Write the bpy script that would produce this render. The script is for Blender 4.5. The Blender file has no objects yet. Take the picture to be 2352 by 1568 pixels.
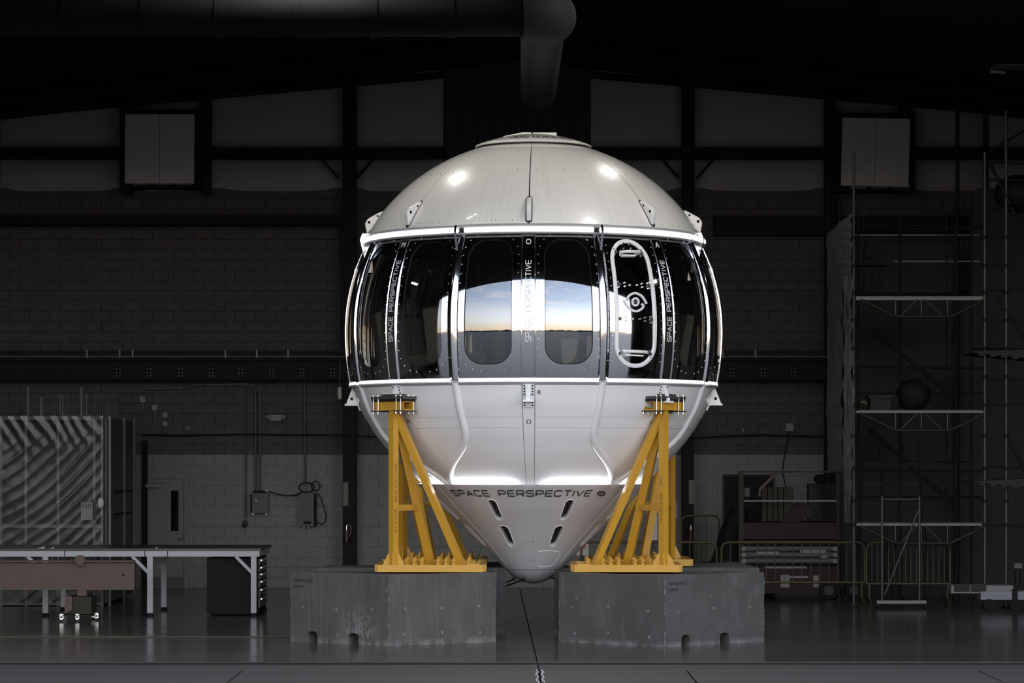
import bpy, bmesh, math, random
from math import sin, cos, pi, sqrt, atan2, radians, asin
from mathutils import Vector, Matrix, noise
random.seed(7)
sc = bpy.context.scene
COL = sc.collection
V = Vector
# ---------------------------------------------------------------- camera, sky, exposure
F, H, CX, HY = 6500.0, 2.526, 1176.0, 1057.0      # focal length in pixels of the 2352 px frame, eye height, principal point
cd = bpy.data.cameras.new('camera'); cam = bpy.data.objects.new('camera', cd); COL.objects.link(cam)
cam.location = (0, 0, H); cam.rotation_euler = (pi/2, 0, 0)
cd.sensor_width = 36; cd.lens = F/2352*36; cd.shift_y = (HY-784)/2352; cd.clip_end = 3000; cd.clip_start = .5
sc.camera = cam
vs = sc.view_settings
vs.view_transform = 'Standard'; vs.look = 'None'; vs.exposure = 0.99; vs.gamma = 1; vs.use_curve_mapping = False

def nd(nt, t, **kw):
    n = nt.nodes.new(t)
    for k, v in kw.items():
        if k.startswith('i_'):
            n.inputs[int(k[2:]) if k[2:].isdigit() else k[2:].replace('_', ' ')].default_value = v
        else: setattr(n, k, v)
    return n
def ramp(nt, stops, interp='LINEAR'):
    r = nt.nodes.new('ShaderNodeValToRGB'); e = r.color_ramp.elements; r.color_ramp.interpolation = interp
    e[0].position, e[0].color = stops[0][0], (*stops[0][1], 1)
    e[1].position, e[1].color = stops[-1][0], (*stops[-1][1], 1)
    for p, c in stops[1:-1]:
        q = e.new(p); q.color = (*c, 1)
    return r
SKY = 1.55
w = bpy.data.worlds.new('dusk_sky'); sc.world = w; w.use_nodes = True
nt = w.node_tree; nt.nodes.clear(); L = nt.links.new
tc = nd(nt, 'ShaderNodeTexCoord'); sx = nd(nt, 'ShaderNodeSeparateXYZ'); L(tc.outputs['Generated'], sx.inputs[0])
rp = ramp(nt, [(0, (.03, .03, .03)), (.499, (.05, .05, .05)), (.5, (.95, .62, .44)), (.513, (1.0, .80, .60)), (.535, (1.0, .97, .90)),
               (.575, (.92, .95, 1.0)), (.64, (.52, .61, .76)), (.74, (.34, .41, .55)), (1, (.37, .39, .42))])
mp0 = nd(nt, 'ShaderNodeMapRange'); mp0.inputs[1].default_value = -1; L(sx.outputs[2], mp0.inputs[0]); L(mp0.outputs[0], rp.inputs[0])
mp = nd(nt, 'ShaderNodeMapping'); mp.inputs['Scale'].default_value = (1.6, 1.6, 9); mp.inputs['Rotation'].default_value = (.12, .05, 0)
L(tc.outputs['Generated'], mp.inputs[0])
nz = nd(nt, 'ShaderNodeTexNoise', i_Scale=2.2, i_Detail=7.0, i_Roughness=.6, i_Distortion=.7); L(mp.outputs[0], nz.inputs['Vector'])
cr = ramp(nt, [(.5, (0, 0, 0)), (.8, (.75, .75, .75))]); L(nz.outputs[0], cr.inputs[0])
mx = nd(nt, 'ShaderNodeMix', data_type='RGBA'); L(cr.outputs[0], mx.inputs[0]); L(rp.outputs[0], mx.inputs[6]); mx.inputs[7].default_value = (1.0, .86, .78, 1)
up = nd(nt, 'ShaderNodeMath', operation='GREATER_THAN'); L(sx.outputs[2], up.inputs[0]); up.inputs[1].default_value = 0
mx2 = nd(nt, 'ShaderNodeMix', data_type='RGBA'); L(up.outputs[0], mx2.inputs[0]); L(rp.outputs[0], mx2.inputs[6]); L(mx.outputs[2], mx2.inputs[7])
bg = nd(nt, 'ShaderNodeBackground'); L(mx2.outputs[2], bg.inputs[0])
dp = nd(nt, 'ShaderNodeVectorMath', operation='DOT_PRODUCT'); L(tc.outputs['Generated'], dp.inputs[0]); dp.inputs[1].default_value = (.80, -.60, 0)   # the set sun's side of the sky is brighter
gl = nd(nt, 'ShaderNodeMapRange'); gl.inputs[1].default_value = -1; gl.inputs[2].default_value = 1; gl.inputs[3].default_value = SKY*.30; gl.inputs[4].default_value = SKY*1.55; L(dp.outputs['Value'], gl.inputs[0]); L(gl.outputs[0], bg.inputs[1])
wo = nd(nt, 'ShaderNodeOutputWorld'); L(bg.outputs[0], wo.inputs[0])

# ---------------------------------------------------------------- helpers
def at(px, py, Y): return V(((px-CX)*Y/F, Y, H-(py-HY)*Y/F))
def fx(px, Y): return (px-CX)*Y/F
def fz(py, Y): return H-(py-HY)*Y/F
WORLD = {}                                        # object -> world position (no rotated parents are used)

class MB:
    """collects polygons, then links them as ONE mesh object"""
    def __init__(s): s.v = []; s.f = []; s.s = []; s.n = []; s.hasn = False
    def add(s, vs_, fs, smooth=False, ns=None):
        b = len(s.v); s.v += [tuple(p) for p in vs_]
        s.f += [tuple(i+b for i in f) for f in fs]; s.s += [smooth]*len(fs)
        if ns is not None: s.hasn = True; s.n += [tuple(n) for n in ns]
        else: s.n += [(0, 0, 0)]*len(vs_)
        return s
    def box(s, c, d, R=None):
        c = V(c); x, y, z = d[0]/2, d[1]/2, d[2]/2
        p = [V((a, b_, e)) for e in (-z, z) for b_ in (-y, y) for a in (-x, x)]
        if R is not None: p = [R @ q for q in p]
        return s.add([c+q for q in p], [(0, 2, 3, 1), (4, 5, 7, 6), (0, 1, 5, 4), (2, 6, 7, 3), (0, 4, 6, 2), (1, 3, 7, 5)])
    def bb(s, a, b):                               # box from corner to corner
        a, b = V(a), V(b)
        return s.box((a+b)/2, [abs(b[i]-a[i]) for i in range(3)])
    def beam(s, a, b, w_, h_, side=None, roll=0):  # rectangular bar from a to b
        a, b = V(a), V(b); t = (b-a); ln = t.length; t = t/ln
        u = V(side) if side is not None else (V((0, 0, 1)) if abs(t.z) < .95 else V((0, 1, 0)))
        n1 = t.cross(u).normalized(); n2 = n1.cross(t).normalized()
        if roll: n1, n2 = n1*cos(roll)+n2*sin(roll), n2*cos(roll)-n1*sin(roll)
        R = Matrix((t, n1, n2)).transposed()
        return s.box((a+b)/2, (ln, w_, h_), R)
    def cyl(s, a, b, r, n=10, r2=None, caps=True):
        a, b = V(a), V(b); r2 = r if r2 is None else r2
        t = (b-a).normalized(); u = t.orthogonal().normalized(); v_ = t.cross(u)
        ring = [u*cos(2*pi*i/n)+v_*sin(2*pi*i/n) for i in range(n)]
        s.add([a+q*r for q in ring]+[b+q*r2 for q in ring], [(i, (i+1) % n, n+(i+1) % n, n+i) for i in range(n)], n > 6)
        if caps:
            if r > 1e-6: s.add([a+q*r for q in ring], [tuple(reversed(range(n)))])
            if r2 > 1e-6: s.add([b+q*r2 for q in ring], [tuple(range(n))])
        return s
    def tube(s, pts, r, n=8, closed=False, caps=True):
        pts = [V(p) for p in pts]; k = len(pts); rings = []; u = None
        for i, p in enumerate(pts):
            if closed: t = pts[(i+1) % k]-pts[i-1]
            else: t = pts[min(i+1, k-1)]-pts[max(i-1, 0)]
            t = t.normalized()
            if u is None: u = t.orthogonal().normalized()
            u = (u-t*u.dot(t)); u = u.normalized() if u.length > 1e-6 else t.orthogonal().normalized()
            v_ = t.cross(u); rr = r[i] if isinstance(r, (list, tuple)) else r
            rings.append([p+(u*cos(2*pi*j/n)+v_*sin(2*pi*j/n))*rr for j in range(n)])
        vs_ = [q for g in rings for q in g]; fs = []
        for i in range(k if closed else k-1):
            a0, b0 = i*n, ((i+1) % k)*n
            fs += [(a0+j, a0+(j+1) % n, b0+(j+1) % n, b0+j) for j in range(n)]
        s.add(vs_, fs, True)
        if caps and not closed: s.add(rings[0], [tuple(reversed(range(n)))]); s.add(rings[-1], [tuple(range(n))])
        return s
    def prism(s, poly, o, ex, ey, ez, th):         # polygon in (ex,ey) extruded along ez by th
        o, ex, ey, ez = V(o), V(ex), V(ey), V(ez); n = len(poly)
        a = [o+ex*p[0]+ey*p[1] for p in poly]; b = [q+ez*th for q in a]
        ar = sum(poly[i][0]*poly[(i+1) % n][1]-poly[(i+1) % n][0]*poly[i][1] for i in range(n))
        flip = (ar > 0) == (ex.cross(ey).dot(ez)*th > 0)
        f = [tuple(range(n)), tuple(range(2*n-1, n-1, -1))]+[(i, n+i, n+(i+1) % n, (i+1) % n) for i in range(n)]
        if flip: f = [tuple(reversed(q)) for q in f]
        return s.add(a+b, f)
    def lathe(s, prof, c, n=64, a0=0, a1=2*pi, smooth=True):   # prof: (r,z) list, round a vertical axis
        full = abs(a1-a0-2*pi) < 1e-6; m = n if full else n+1
        vs_ = [(c[0]+r*sin(a0+(a1-a0)*i/n), c[1]-r*cos(a0+(a1-a0)*i/n), z) for i in range(m) for r, z in prof]; k = len(prof)
        fs = [(i*k+j, i*k+j+1, ((i+1) % m)*k+j+1, ((i+1) % m)*k+j) for i in range(n) for j in range(k-1)]
        return s.add(vs_, fs, smooth)
    def ball(s, c, r, n=10, m=6, sz=1.0):
        c = V(c)
        vs_ = [c+V((r*sin(pi*j/m)*cos(2*pi*i/n), r*sin(pi*j/m)*sin(2*pi*i/n), r*sz*cos(pi*j/m))) for j in range(m+1) for i in range(n)]
        return s.add(vs_, [(j*n+i, (j+1)*n+i, (j+1)*n+(i+1) % n, j*n+(i+1) % n) for j in range(m) for i in range(n)], True)
    def bevelled(s, off, seg=2):                   # the same solid with rounded edges
        bm = bmesh.new(); vv = [bm.verts.new(p) for p in s.v]
        for f in s.f: bm.faces.new([vv[i] for i in f])
        bmesh.ops.remove_doubles(bm, verts=bm.verts, dist=1e-5)
        bmesh.ops.bevel(bm, geom=list(bm.edges), offset=off, segments=seg, profile=.5, affect='EDGES', clamp_overlap=True)
        q = MB(); bm.verts.index_update(); q.add([v.co for v in bm.verts], [tuple(v.index for v in f.verts) for f in bm.faces]); bm.free(); return q
    def mesh(s, name, o):
        me = bpy.data.meshes.new(name)
        me.from_pydata([(p[0]-o[0], p[1]-o[1], p[2]-o[2]) for p in s.v], [], s.f)
        me.polygons.foreach_set('use_smooth', s.s)
        if s.hasn: me.normals_split_custom_set_from_vertices(s.n)
        me.update(); return me
    def build(s, name, mat_, parent=None, origin=None, label=None, cat=None, group=None, kind=None):
        if origin is None:
            lo = [min(p[i] for p in s.v) for i in range(3)]; hi = [max(p[i] for p in s.v) for i in range(3)]
            origin = V(((lo[0]+hi[0])/2, (lo[1]+hi[1])/2, lo[2] if parent is None else (lo[2]+hi[2])/2))
        origin = V(origin); me = s.mesh(name, origin)
        for q in (mat_ if isinstance(mat_, (list, tuple)) else [mat_]): me.materials.append(q)
        return link(name, me, parent, origin, label, cat, group, kind)
def link(name, me, parent, origin, label=None, cat=None, group=None, kind=None):
    o = bpy.data.objects.new(name, me); COL.objects.link(o); WORLD[o.name] = V(origin)
    if parent is not None: o.parent = parent; o.location = V(origin)-WORLD[parent.name]
    else: o.location = origin
    tag(o, label, cat, group, kind); return o
def tag(o, label=None, cat=None, group=None, kind=None):
    for k, v in (('label', label), ('category', cat), ('group', group), ('kind', kind)):
        if v: o[k] = v
    return o
def thing(name, label, cat, loc, group=None, kind=None):
    o = link(name, None, None, V(loc)); return tag(o, label, cat, group, kind)
def dup(root, loc, label=None, rotz=0):             # a copy of a thing with copies of its parts and sub-parts
    def cp(o, par):
        c = o.copy(); COL.objects.link(c); c.parent = par
        for ch in [x for x in KIDS.get(o.name, [])]: cp(ch, c)
        return c
    KIDS = {}
    for x in COL.objects:
        if x.parent is not None: KIDS.setdefault(x.parent.name, []).append(x)
    r = cp(root, None); r.location = loc; r.rotation_euler = (0, 0, rotz)
    if label: r['label'] = label
    return r

# ---------------------------------------------------------------- materials
def mat(name, col, rough=.5, metal=0.0, var=0.0, vscale=3.0, stretch=(1, 1, 1), bump=0.0, bscale=20.0, coat=0.0, spec=.5, rvar=0.0, alpha=None, emit=None):
    m = bpy.data.materials.new(name); m.use_nodes = True; n = m.node_tree; b = n.nodes['Principled BSDF']; l = n.links.new
    b.inputs['Base Color'].default_value = (*col, 1); b.inputs['Roughness'].default_value = rough; b.inputs['Metallic'].default_value = metal
    b.inputs['Coat Weight'].default_value = coat; b.inputs['Coat Roughness'].default_value = .06; b.inputs['Specular IOR Level'].default_value = spec
    if var or bump or rvar:
        t = nd(n, 'ShaderNodeTexCoord'); mpn = nd(n, 'ShaderNodeMapping'); mpn.inputs['Scale'].default_value = stretch; l(t.outputs['Object'], mpn.inputs[0])
        ns = nd(n, 'ShaderNodeTexNoise', i_Scale=vscale, i_Detail=6.0, i_Roughness=.62); l(mpn.outputs[0], ns.inputs['Vector'])
        if var:
            r = ramp(n, [(.25, tuple(c*(1-var) for c in col)), (.75, tuple(min(1, c*(1+var)) for c in col))]); l(ns.outputs[0], r.inputs[0]); l(r.outputs[0], b.inputs['Base Color'])
        if rvar:
            r2 = nd(n, 'ShaderNodeMapRange'); r2.inputs[3].default_value = max(0, rough-rvar); r2.inputs[4].default_value = rough+rvar; l(ns.outputs[0], r2.inputs[0]); l(r2.outputs[0], b.inputs['Roughness'])
        if bump:
            n2 = nd(n, 'ShaderNodeTexNoise', i_Scale=bscale, i_Detail=5.0); l(mpn.outputs[0], n2.inputs['Vector'])
            bp = nd(n, 'ShaderNodeBump'); bp.inputs['Strength'].default_value = bump; bp.inputs['Distance'].default_value = .02; l(n2.outputs[0], bp.inputs['Height']); l(bp.outputs[0], b.inputs['Normal'])
    if emit: b.inputs['Emission Color'].default_value = (*emit[:3], 1); b.inputs['Emission Strength'].default_value = emit[3]
    return m
def mixmat(name, parts):                           # mix of plain shaders: [(weight, kind, colour, roughness)], two entries
    m = bpy.data.materials.new(name); m.use_nodes = True; n = m.node_tree; n.nodes.clear(); l = n.links.new
    sh = []
    for wgt, kind, col, ro in parts:
        q = nd(n, {'g': 'ShaderNodeBsdfGlossy', 't': 'ShaderNodeBsdfTransparent', 'd': 'ShaderNodeBsdfDiffuse', 'x': 'ShaderNodeBsdfTranslucent'}[kind])
        q.inputs[0].default_value = (*col, 1)
        if kind == 'g': q.inputs['Roughness'].default_value = ro
        sh.append((wgt, q))
    cur = sh[0][1]; acc = sh[0][0]
    for wgt, q in sh[1:]:
        mxn = nd(n, 'ShaderNodeMixShader'); mxn.inputs[0].default_value = wgt/(acc+wgt); acc += wgt
        l(cur.outputs[0], mxn.inputs[1]); l(q.outputs[0], mxn.inputs[2]); cur = mxn
    o = nd(n, 'ShaderNodeOutputMaterial'); l(cur.outputs[0], o.inputs[0]); return m

def streaked(name, col, rough, coat, amount, dens):  # paint with fine streaks that run down a turned body (object origin on its axis)
    m = mat(name, col, rough, coat=coat); n = m.node_tree; b = n.nodes['Principled BSDF']; l = n.links.new
    t = nd(n, 'ShaderNodeTexCoord'); s_ = nd(n, 'ShaderNodeSeparateXYZ'); l(t.outputs['Object'], s_.inputs[0])
    a = nd(n, 'ShaderNodeMath', operation='ARCTAN2'); l(s_.outputs[0], a.inputs[0]); l(s_.outputs[1], a.inputs[1])
    c = nd(n, 'ShaderNodeCombineXYZ'); ma = nd(n, 'ShaderNodeMath', operation='MULTIPLY'); l(a.outputs[0], ma.inputs[0]); ma.inputs[1].default_value = dens
    l(ma.outputs[0], c.inputs[0]); mz = nd(n, 'ShaderNodeMath', operation='MULTIPLY'); l(s_.outputs[2], mz.inputs[0]); mz.inputs[1].default_value = .7; l(mz.outputs[0], c.inputs[1])
    ns = nd(n, 'ShaderNodeTexNoise', i_Scale=1.0, i_Detail=4.0, i_Roughness=.7); l(c.outputs[0], ns.inputs['Vector'])
    r = ramp(n, [(.25, tuple(q*(1-amount) for q in col)), (.55, col)]); l(ns.outputs[0], r.inputs[0]); l(r.outputs[0], b.inputs['Base Color'])
    bp = nd(n, 'ShaderNodeBump'); bp.inputs['Strength'].default_value = .06; bp.inputs['Distance'].default_value = .01; l(ns.outputs[0], bp.inputs['Height']); l(bp.outputs[0], b.inputs['Normal'])
    return m

def concrete(name, col, streak, stain, splash=None):
    m = mat(name, col, .8); n = m.node_tree; b = n.nodes['Principled BSDF']; l = n.links.new
    t = nd(n, 'ShaderNodeTexCoord')
    def noise_(scale, st, lo, hi, det=6.0, ro=.6):
        mpn = nd(n, 'ShaderNodeMapping'); mpn.inputs['Scale'].default_value = st; l(t.outputs['Object'], mpn.inputs[0])
        q = nd(n, 'ShaderNodeTexNoise', i_Scale=scale, i_Detail=det, i_Roughness=ro); l(mpn.outputs[0], q.inputs['Vector'])
        r = ramp(n, [(lo, (0, 0, 0)), (hi, (1, 1, 1))]); l(q.outputs[0], r.inputs[0]); return r.outputs[0]
    def mix_(f, a, c2):
        q = nd(n, 'ShaderNodeMix', data_type='RGBA'); l(f, q.inputs[0])
        if isinstance(a, tuple): q.inputs[6].default_value = (*a, 1)
        else: l(a, q.inputs[6])
        q.inputs[7].default_value = (*c2, 1); return q.outputs[2]
    c = mix_(noise_(1.6, (1, 1, 1), .3, .7), tuple(x*.75 for x in col), tuple(x*1.25 for x in col))
    c = mix_(noise_(7, (1, 1, streak), .55, .8), c, tuple(min(1, x*1.7) for x in col))
    c = mix_(noise_(17, (1, 1, .6), .725, .76, 2.0), c, tuple(min(1, x*3.2) for x in col))
    if streak < .2: c = mix_(noise_(26, (1, 1, .03), .48, .78, 3.0), c, tuple(min(1, x*1.55) for x in col))
    if splash:                                       # pale chipped fan beside one fork pocket
        d_ = nd(n, 'ShaderNodeVectorMath', operation='DISTANCE'); l(t.outputs['Object'], d_.inputs[0]); d_.inputs[1].default_value = splash
        r0 = nd(n, 'ShaderNodeMapRange'); r0.inputs[1].default_value = .05; r0.inputs[2].default_value = .42; r0.inputs[3].default_value = 1; r0.inputs[4].default_value = 0; l(d_.outputs['Value'], r0.inputs[0])
        m0 = nd(n, 'ShaderNodeMath', operation='MULTIPLY'); l(r0.outputs[0], m0.inputs[0]); l(noise_(22, (1, 1, .5), .45, .62, 5.0, .8), m0.inputs[1]); c = mix_(m0.outputs[0], c, tuple(min(1, x*3.4) for x in col))
    # lime bloom in the bottom hand-breadth: a stain with a shape of its own
    s_ = nd(n, 'ShaderNodeSeparateXYZ'); l(t.outputs['Object'], s_.inputs[0])
    r = nd(n, 'ShaderNodeMapRange'); r.inputs[1].default_value = .0; r.inputs[2].default_value = stain; r.inputs[3].default_value = 1; r.inputs[4].default_value = 0; l(s_.outputs[2], r.inputs[0])
    mm = nd(n, 'ShaderNodeMath', operation='MULTIPLY'); l(r.outputs[0], mm.inputs[0]); l(noise_(5, (1, 1, .5), .42, .75, 8.0, .75), mm.inputs[1])
    c = mix_(mm.outputs[0], c, tuple(min(1, x*4.5) for x in col))
    l(c, b.inputs['Base Color'])
    q = nd(n, 'ShaderNodeTexNoise', i_Scale=40.0, i_Detail=6.0); l(t.outputs['Object'], q.inputs['Vector'])
    bp = nd(n, 'ShaderNodeBump'); bp.inputs['Strength'].default_value = .25; bp.inputs['Distance'].default_value = .01; l(q.outputs[0], bp.inputs['Height']); l(bp.outputs[0], b.inputs['Normal'])
    return m
M_ = {}
M_['shell'] = streaked('white_shell_paint', (.84, .83, .80), .28, .8, .10, 42)
M_['hull'] = mat('white_hull_paint', (.84, .83, .83), .22, coat=.6, var=.02, vscale=2)
M_['duct'] = mat('duct_metal_dimmed', (.014, .014, .014), .8, spec=.08)  # same duct metal with shade put into the colour, offsetting the lamps above
M_['duct2'] = mat('grey_duct_metal', (.045, .045, .045), .7, spec=.15)
M_['white'] = mat('white_gloss_paint', (.82, .82, .82), .3, coat=.3)
M_['seam'] = mat('black_seam_rubber', (.012, .012, .012), .6)
M_['chrome'] = mat('polished_metal', (.86, .87, .90), .045, 1.0, var=.06, vscale=2.5, bump=.012, bscale=1.6)
M_['chrome2'] = mat('bright_trim_metal', (.9, .91, .93), .09, 1.0)
M_['rivet'] = mat('rivet_metal', (.75, .75, .78), .25, 1.0)
M_['glass'] = mixmat('tinted_window_glass', [(.25, 'g', (.90, .95, 1.0), .01), (.50, 't', (.55, .53, .48), 0), (.23, 'd', (.01, .01, .01), 0)])
M_['led'] = mat('led_diffuser', (.9, .9, .9), .4, emit=(.90, .94, 1.0, 1.15))
M_['led2'] = mat('led_diffuser_low', (.9, .9, .9), .4, emit=(.82, .90, 1.0, 34.0))
M_['backing'] = mat('grey_backing_sheet', (.045, .045, .045), .8, spec=.1)
M_['rim'] = mat('grey_light_rim', (.36, .36, .37), .4)
M_['ink'] = mat('black_ink', (.015, .015, .018), .5)
M_['wink'] = mat('white_ink', (.72, .73, .75), .5)
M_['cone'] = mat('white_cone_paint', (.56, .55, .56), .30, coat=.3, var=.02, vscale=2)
M_['yellow'] = mat('yellow_gloss_paint', (.56, .295, .030), .35, coat=.25, var=.05, vscale=4)
M_['steel'] = mat('dark_steel_plate', (.10, .10, .095), .45, .6)
M_['black'] = mat('black_rubber', (.011, .011, .012), .75, spec=.2)
M_['zinc'] = mat('bright_zinc', (.80, .78, .72), .25, 1.0)
M_['conc'] = concrete('cast_concrete', (.066, .064, .061), .12, .10, (fx(822, 38.9)+1.62, -1.15, .16))
M_['conc2'] = concrete('cast_concrete_smooth', (.068, .066, .064), .35, .08)
M_['paint_wall'] = mat('pale_wall_paint', (.195, .192, .188), .7, var=.06, vscale=1.5, bump=.2, bscale=30)
M_['cmu'] = mat('bare_block', (.068, .067, .065), .85, var=.2, vscale=3, bump=.4, bscale=40)
M_['mortar'] = mat('mortar', (.043, .043, .041), .9)
M_['mortar2'] = mat('painted_mortar', (.16, .155, .15), .8)
M_['insul'] = mat('white_insulation_foil', (.26, .26, .258), .55, var=.08, vscale=1.2, stretch=(1, 1, .35), bump=.5, bscale=3)
M_['dark_panel'] = mat('dark_ribbed_panel', (.016, .016, .016), .7)
M_['frame'] = mat('dark_steel_frame', (.011, .011, .011), .7, spec=.2)
M_['roof'] = mat('dark_roof_deck', (.016, .016, .016), .8)
M_['grey'] = mat('grey_painted_metal', (.085, .085, .085), .55)
M_['lgrey'] = mat('light_grey_metal', (.18, .18, .18), .5)
M_['pale'] = mat('pale_plastic', (.5, .49, .46), .5)
M_['bench'] = mat('bench_white_paint', (.40, .40, .43), .45)
M_['bench_top'] = mat('bench_black_top', (.018, .018, .018), .35)
M_['brown'] = mat('brown_primer', (.088, .056, .044), .6, var=.1, vscale=5)
M_['red'] = mat('dull_red_paint', (.022, .008, .010), .6, spec=.25)
M_['galv'] = mat('galvanised_tube', (.085, .085, .085), .45, .5)
M_['dtube'] = mat('dark_tube', (.011, .011, .011), .6, spec=.25)
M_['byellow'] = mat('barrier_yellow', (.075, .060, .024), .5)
M_['plastic'] = mixmat('plastic_sheet', [(.16, 'd', (.06, .061, .063), 0), (.045, 'g', (.50, .52, .55), .18), (.795, 't', (.75, .75, .75), 0)])
M_['plastic2'] = mixmat('dull_plastic_sheet', [(.78, 'd', (.34, .34, .34), 0), (.05, 'g', (.4, .4, .4), .35), (.20, 't', (.6, .6, .6), 0)])
M_['seat'] = mat('seat_fabric', (.62, .60, .54), .8)
M_['wpanel'] = mat('pale_cabin_panel', (.88, .90, .88), .7)
M_['cabin'] = mat('cabin_dark', (.02, .02, .021), .8)
M_['bronze'] = mat('dull_olive', (.024, .021, .013), .6, spec=.3)
LAMPS = [(-2.8, 38.1, 46, 'high-bay lamp mirrored low on the dome beside the M seam'), (3.3, 37.7, 46, 'high-bay lamp mirrored low on the dome toward the hatch'),
         (-2.5, 42.6, 34, 'high-bay lamp mirrored high on the dome beside the M seam'), (3.0, 43.3, 34, 'high-bay lamp mirrored high on the dome toward the hatch'),
         (-11.9, 38.2, 14, 'high-bay lamp mirrored in the window beside the M strip'), (12.2, 38.2, 14, 'high-bay lamp mirrored beside the hatch rim')]
# ---------------------------------------------------------------- the hangar
WY = 56.03                                          # back wall
SWX = 19.0                                          # side walls at +-SWX
FY, OX0, OX1, OZ = 32.7, -13.0, 13.7, 8.5            # door opening in the front wall
RX, RZ, RS = fx(1190, WY), 10.95, .114               # ridge line and roof slope
def roofz(x): return RZ-abs(x-RX)*RS
ceiling_lamps = []
# floor: dark bed with slabs set in it
SL = dict(
 c=mat('polished_concrete', (.066, .064, .059), .17, var=.22, vscale=.5, stretch=(.35, 1.6, 1), rvar=.07, spec=.55),
 o=mat('apron_concrete', (.046, .045, .043), .7, var=.30, vscale=.8, stretch=(.22, 5.0, 1), bump=.15, bscale=25))
fl = MB().bb((-60, -5, -.3), (60, 60, -.045)).build('floor', M_['black'], kind='structure', origin=(0, 30, -.3))
JX0, JX1 = .317, .147                                # floor joint under the capsule at Y=35.4 and at the wall
g = .008
def slab(name, poly, m, par=fl): return MB().prism(poly, (0, 0, -.05), (1, 0, 0), (0, 1, 0), (0, 0, 1), .05).build(name, m, par)
slab('floor_slab', [(-SWX, 35.49), (JX0-g, 35.49), (JX1-g, WY), (-SWX, WY)], SL['c'])
slab('floor_slab', [(JX0+g, 35.49), (SWX, 35.49), (SWX, WY), (JX1+g, WY)], SL['c'])
xs = [-22, -16.6, -11.3, -6.75, -3.24, .326, 2.1, 5.6, 9.2, 14, 20]
slab('floor_slab', [(-22, 34.13), (.326-g, 34.13), (.32-g, 35.02), (-22, 35.02)], SL['o'])
slab('floor_slab', [(.326+g, 34.13), (20, 34.13), (20, 35.02), (.32+g, 35.02)], SL['o'])
for a, b in zip(xs[:-1], xs[1:]):
    slab('floor_slab', [(a+g*1.6, 26), (b-g*1.6, 26), (b-g*1.6, 34.115), (a+g*1.6, 34.115)], SL['o'])
r_ = MB()
for y0 in (35.06, 35.20, 35.36): r_.bb((-SWX, y0, -.05), (SWX, y0+.07, -.006 if y0 != 35.20 else .002))
r_.build('door_track', M_['frame'], fl)
MB().prism([(-500, -600), (500, -600), (500, 25.98), (-500, 25.98)], (0, 0, -.05), (1, 0, 0), (0, 1, 0), (0, 0, 1), .05).build('ground', SL['o'], kind='structure')
# chipped pale patch along the joint in front
ch = MB()
for s_ in (-.035, .03):
    for k in range(9):
        y = 34.05-k*.22; x = .326+s_+.012*sin(k*1.7)
        ch.prism([(x-.006, y-.12), (x+.008+.012*random.random(), y-.11), (x+.010, y+.11), (x-.008*random.random(), y+.12)], (0, 0, .0005), (1, 0, 0), (0, 1, 0), (0, 0, 1), .0015)
ch.build('joint_filler', M_['pale'], fl, kind='stuff')

# back wall: mortar sheets, blocks, foil panels
zs = fz(445, WY); zp = fz(1040, WY)
wall = MB().bb((-SWX, WY+.06, -.05), (SWX, WY+.4, 11)).build('wall_back', M_['mortar'], kind='structure')
MB().bb((-SWX, WY+.03, 0), (SWX, WY+.06, zp)).build('painted_face', M_['mortar2'], wall)
bh, bw = .2030, .4064
rows = int(zs/bh)+1
me_d = MB().box((0, 0, 0), (bw-.008, .05, bh-.008)).mesh('wall_block', (0, 0, 0)); me_d.materials.append(M_['cmu'])
me_p = MB().box((0, 0, 0), (bw-.008, .05, bh-.008)).mesh('wall_block', (0, 0, 0)); me_p.materials.append(M_['paint_wall'])
cand, rest = [], ([], [])
for r in range(rows):
    z = r*bh+bh/2
    pnt = z < zp-.03
    for c in range(-47, 48):
        x = c*bw+(bw/2 if r % 2 else 0)
        if abs(x)+bw/2 > SWX: continue
        px, py = CX+x*F/WY, HY-(z-H)*F/WY
        dark = not pnt
        seen = (1662 < px < 1895 and 548 < py < 790) or (490 < px < 792 and 555 < py < 795) or (445 < py < 495 and 480 < px < 880) or (1640 < px < 1890 and 890 < py < 1036)
        (cand if seen and dark else rest[1 if dark else 0]).append((x, z))
random.shuffle(cand)
for x, z in cand[:300]:
    link('wall_block', me_d, wall, V((x, WY+.035-random.random()*.004, z)))
rest[1].extend(cand[300:])
for k, nm in ((0, M_['paint_wall']), (1, M_['cmu'])):
    q = MB()
    for x, z in rest[k]:
        yy = WY+.035-random.random()*.003; d = .004
        q.bb((x-bw/2+d, yy-.025, z-bh/2+d), (x+bw/2-d, yy+.025, z+bh/2-d))
    q.build('blockwork', nm, wall, kind='stuff')
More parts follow.
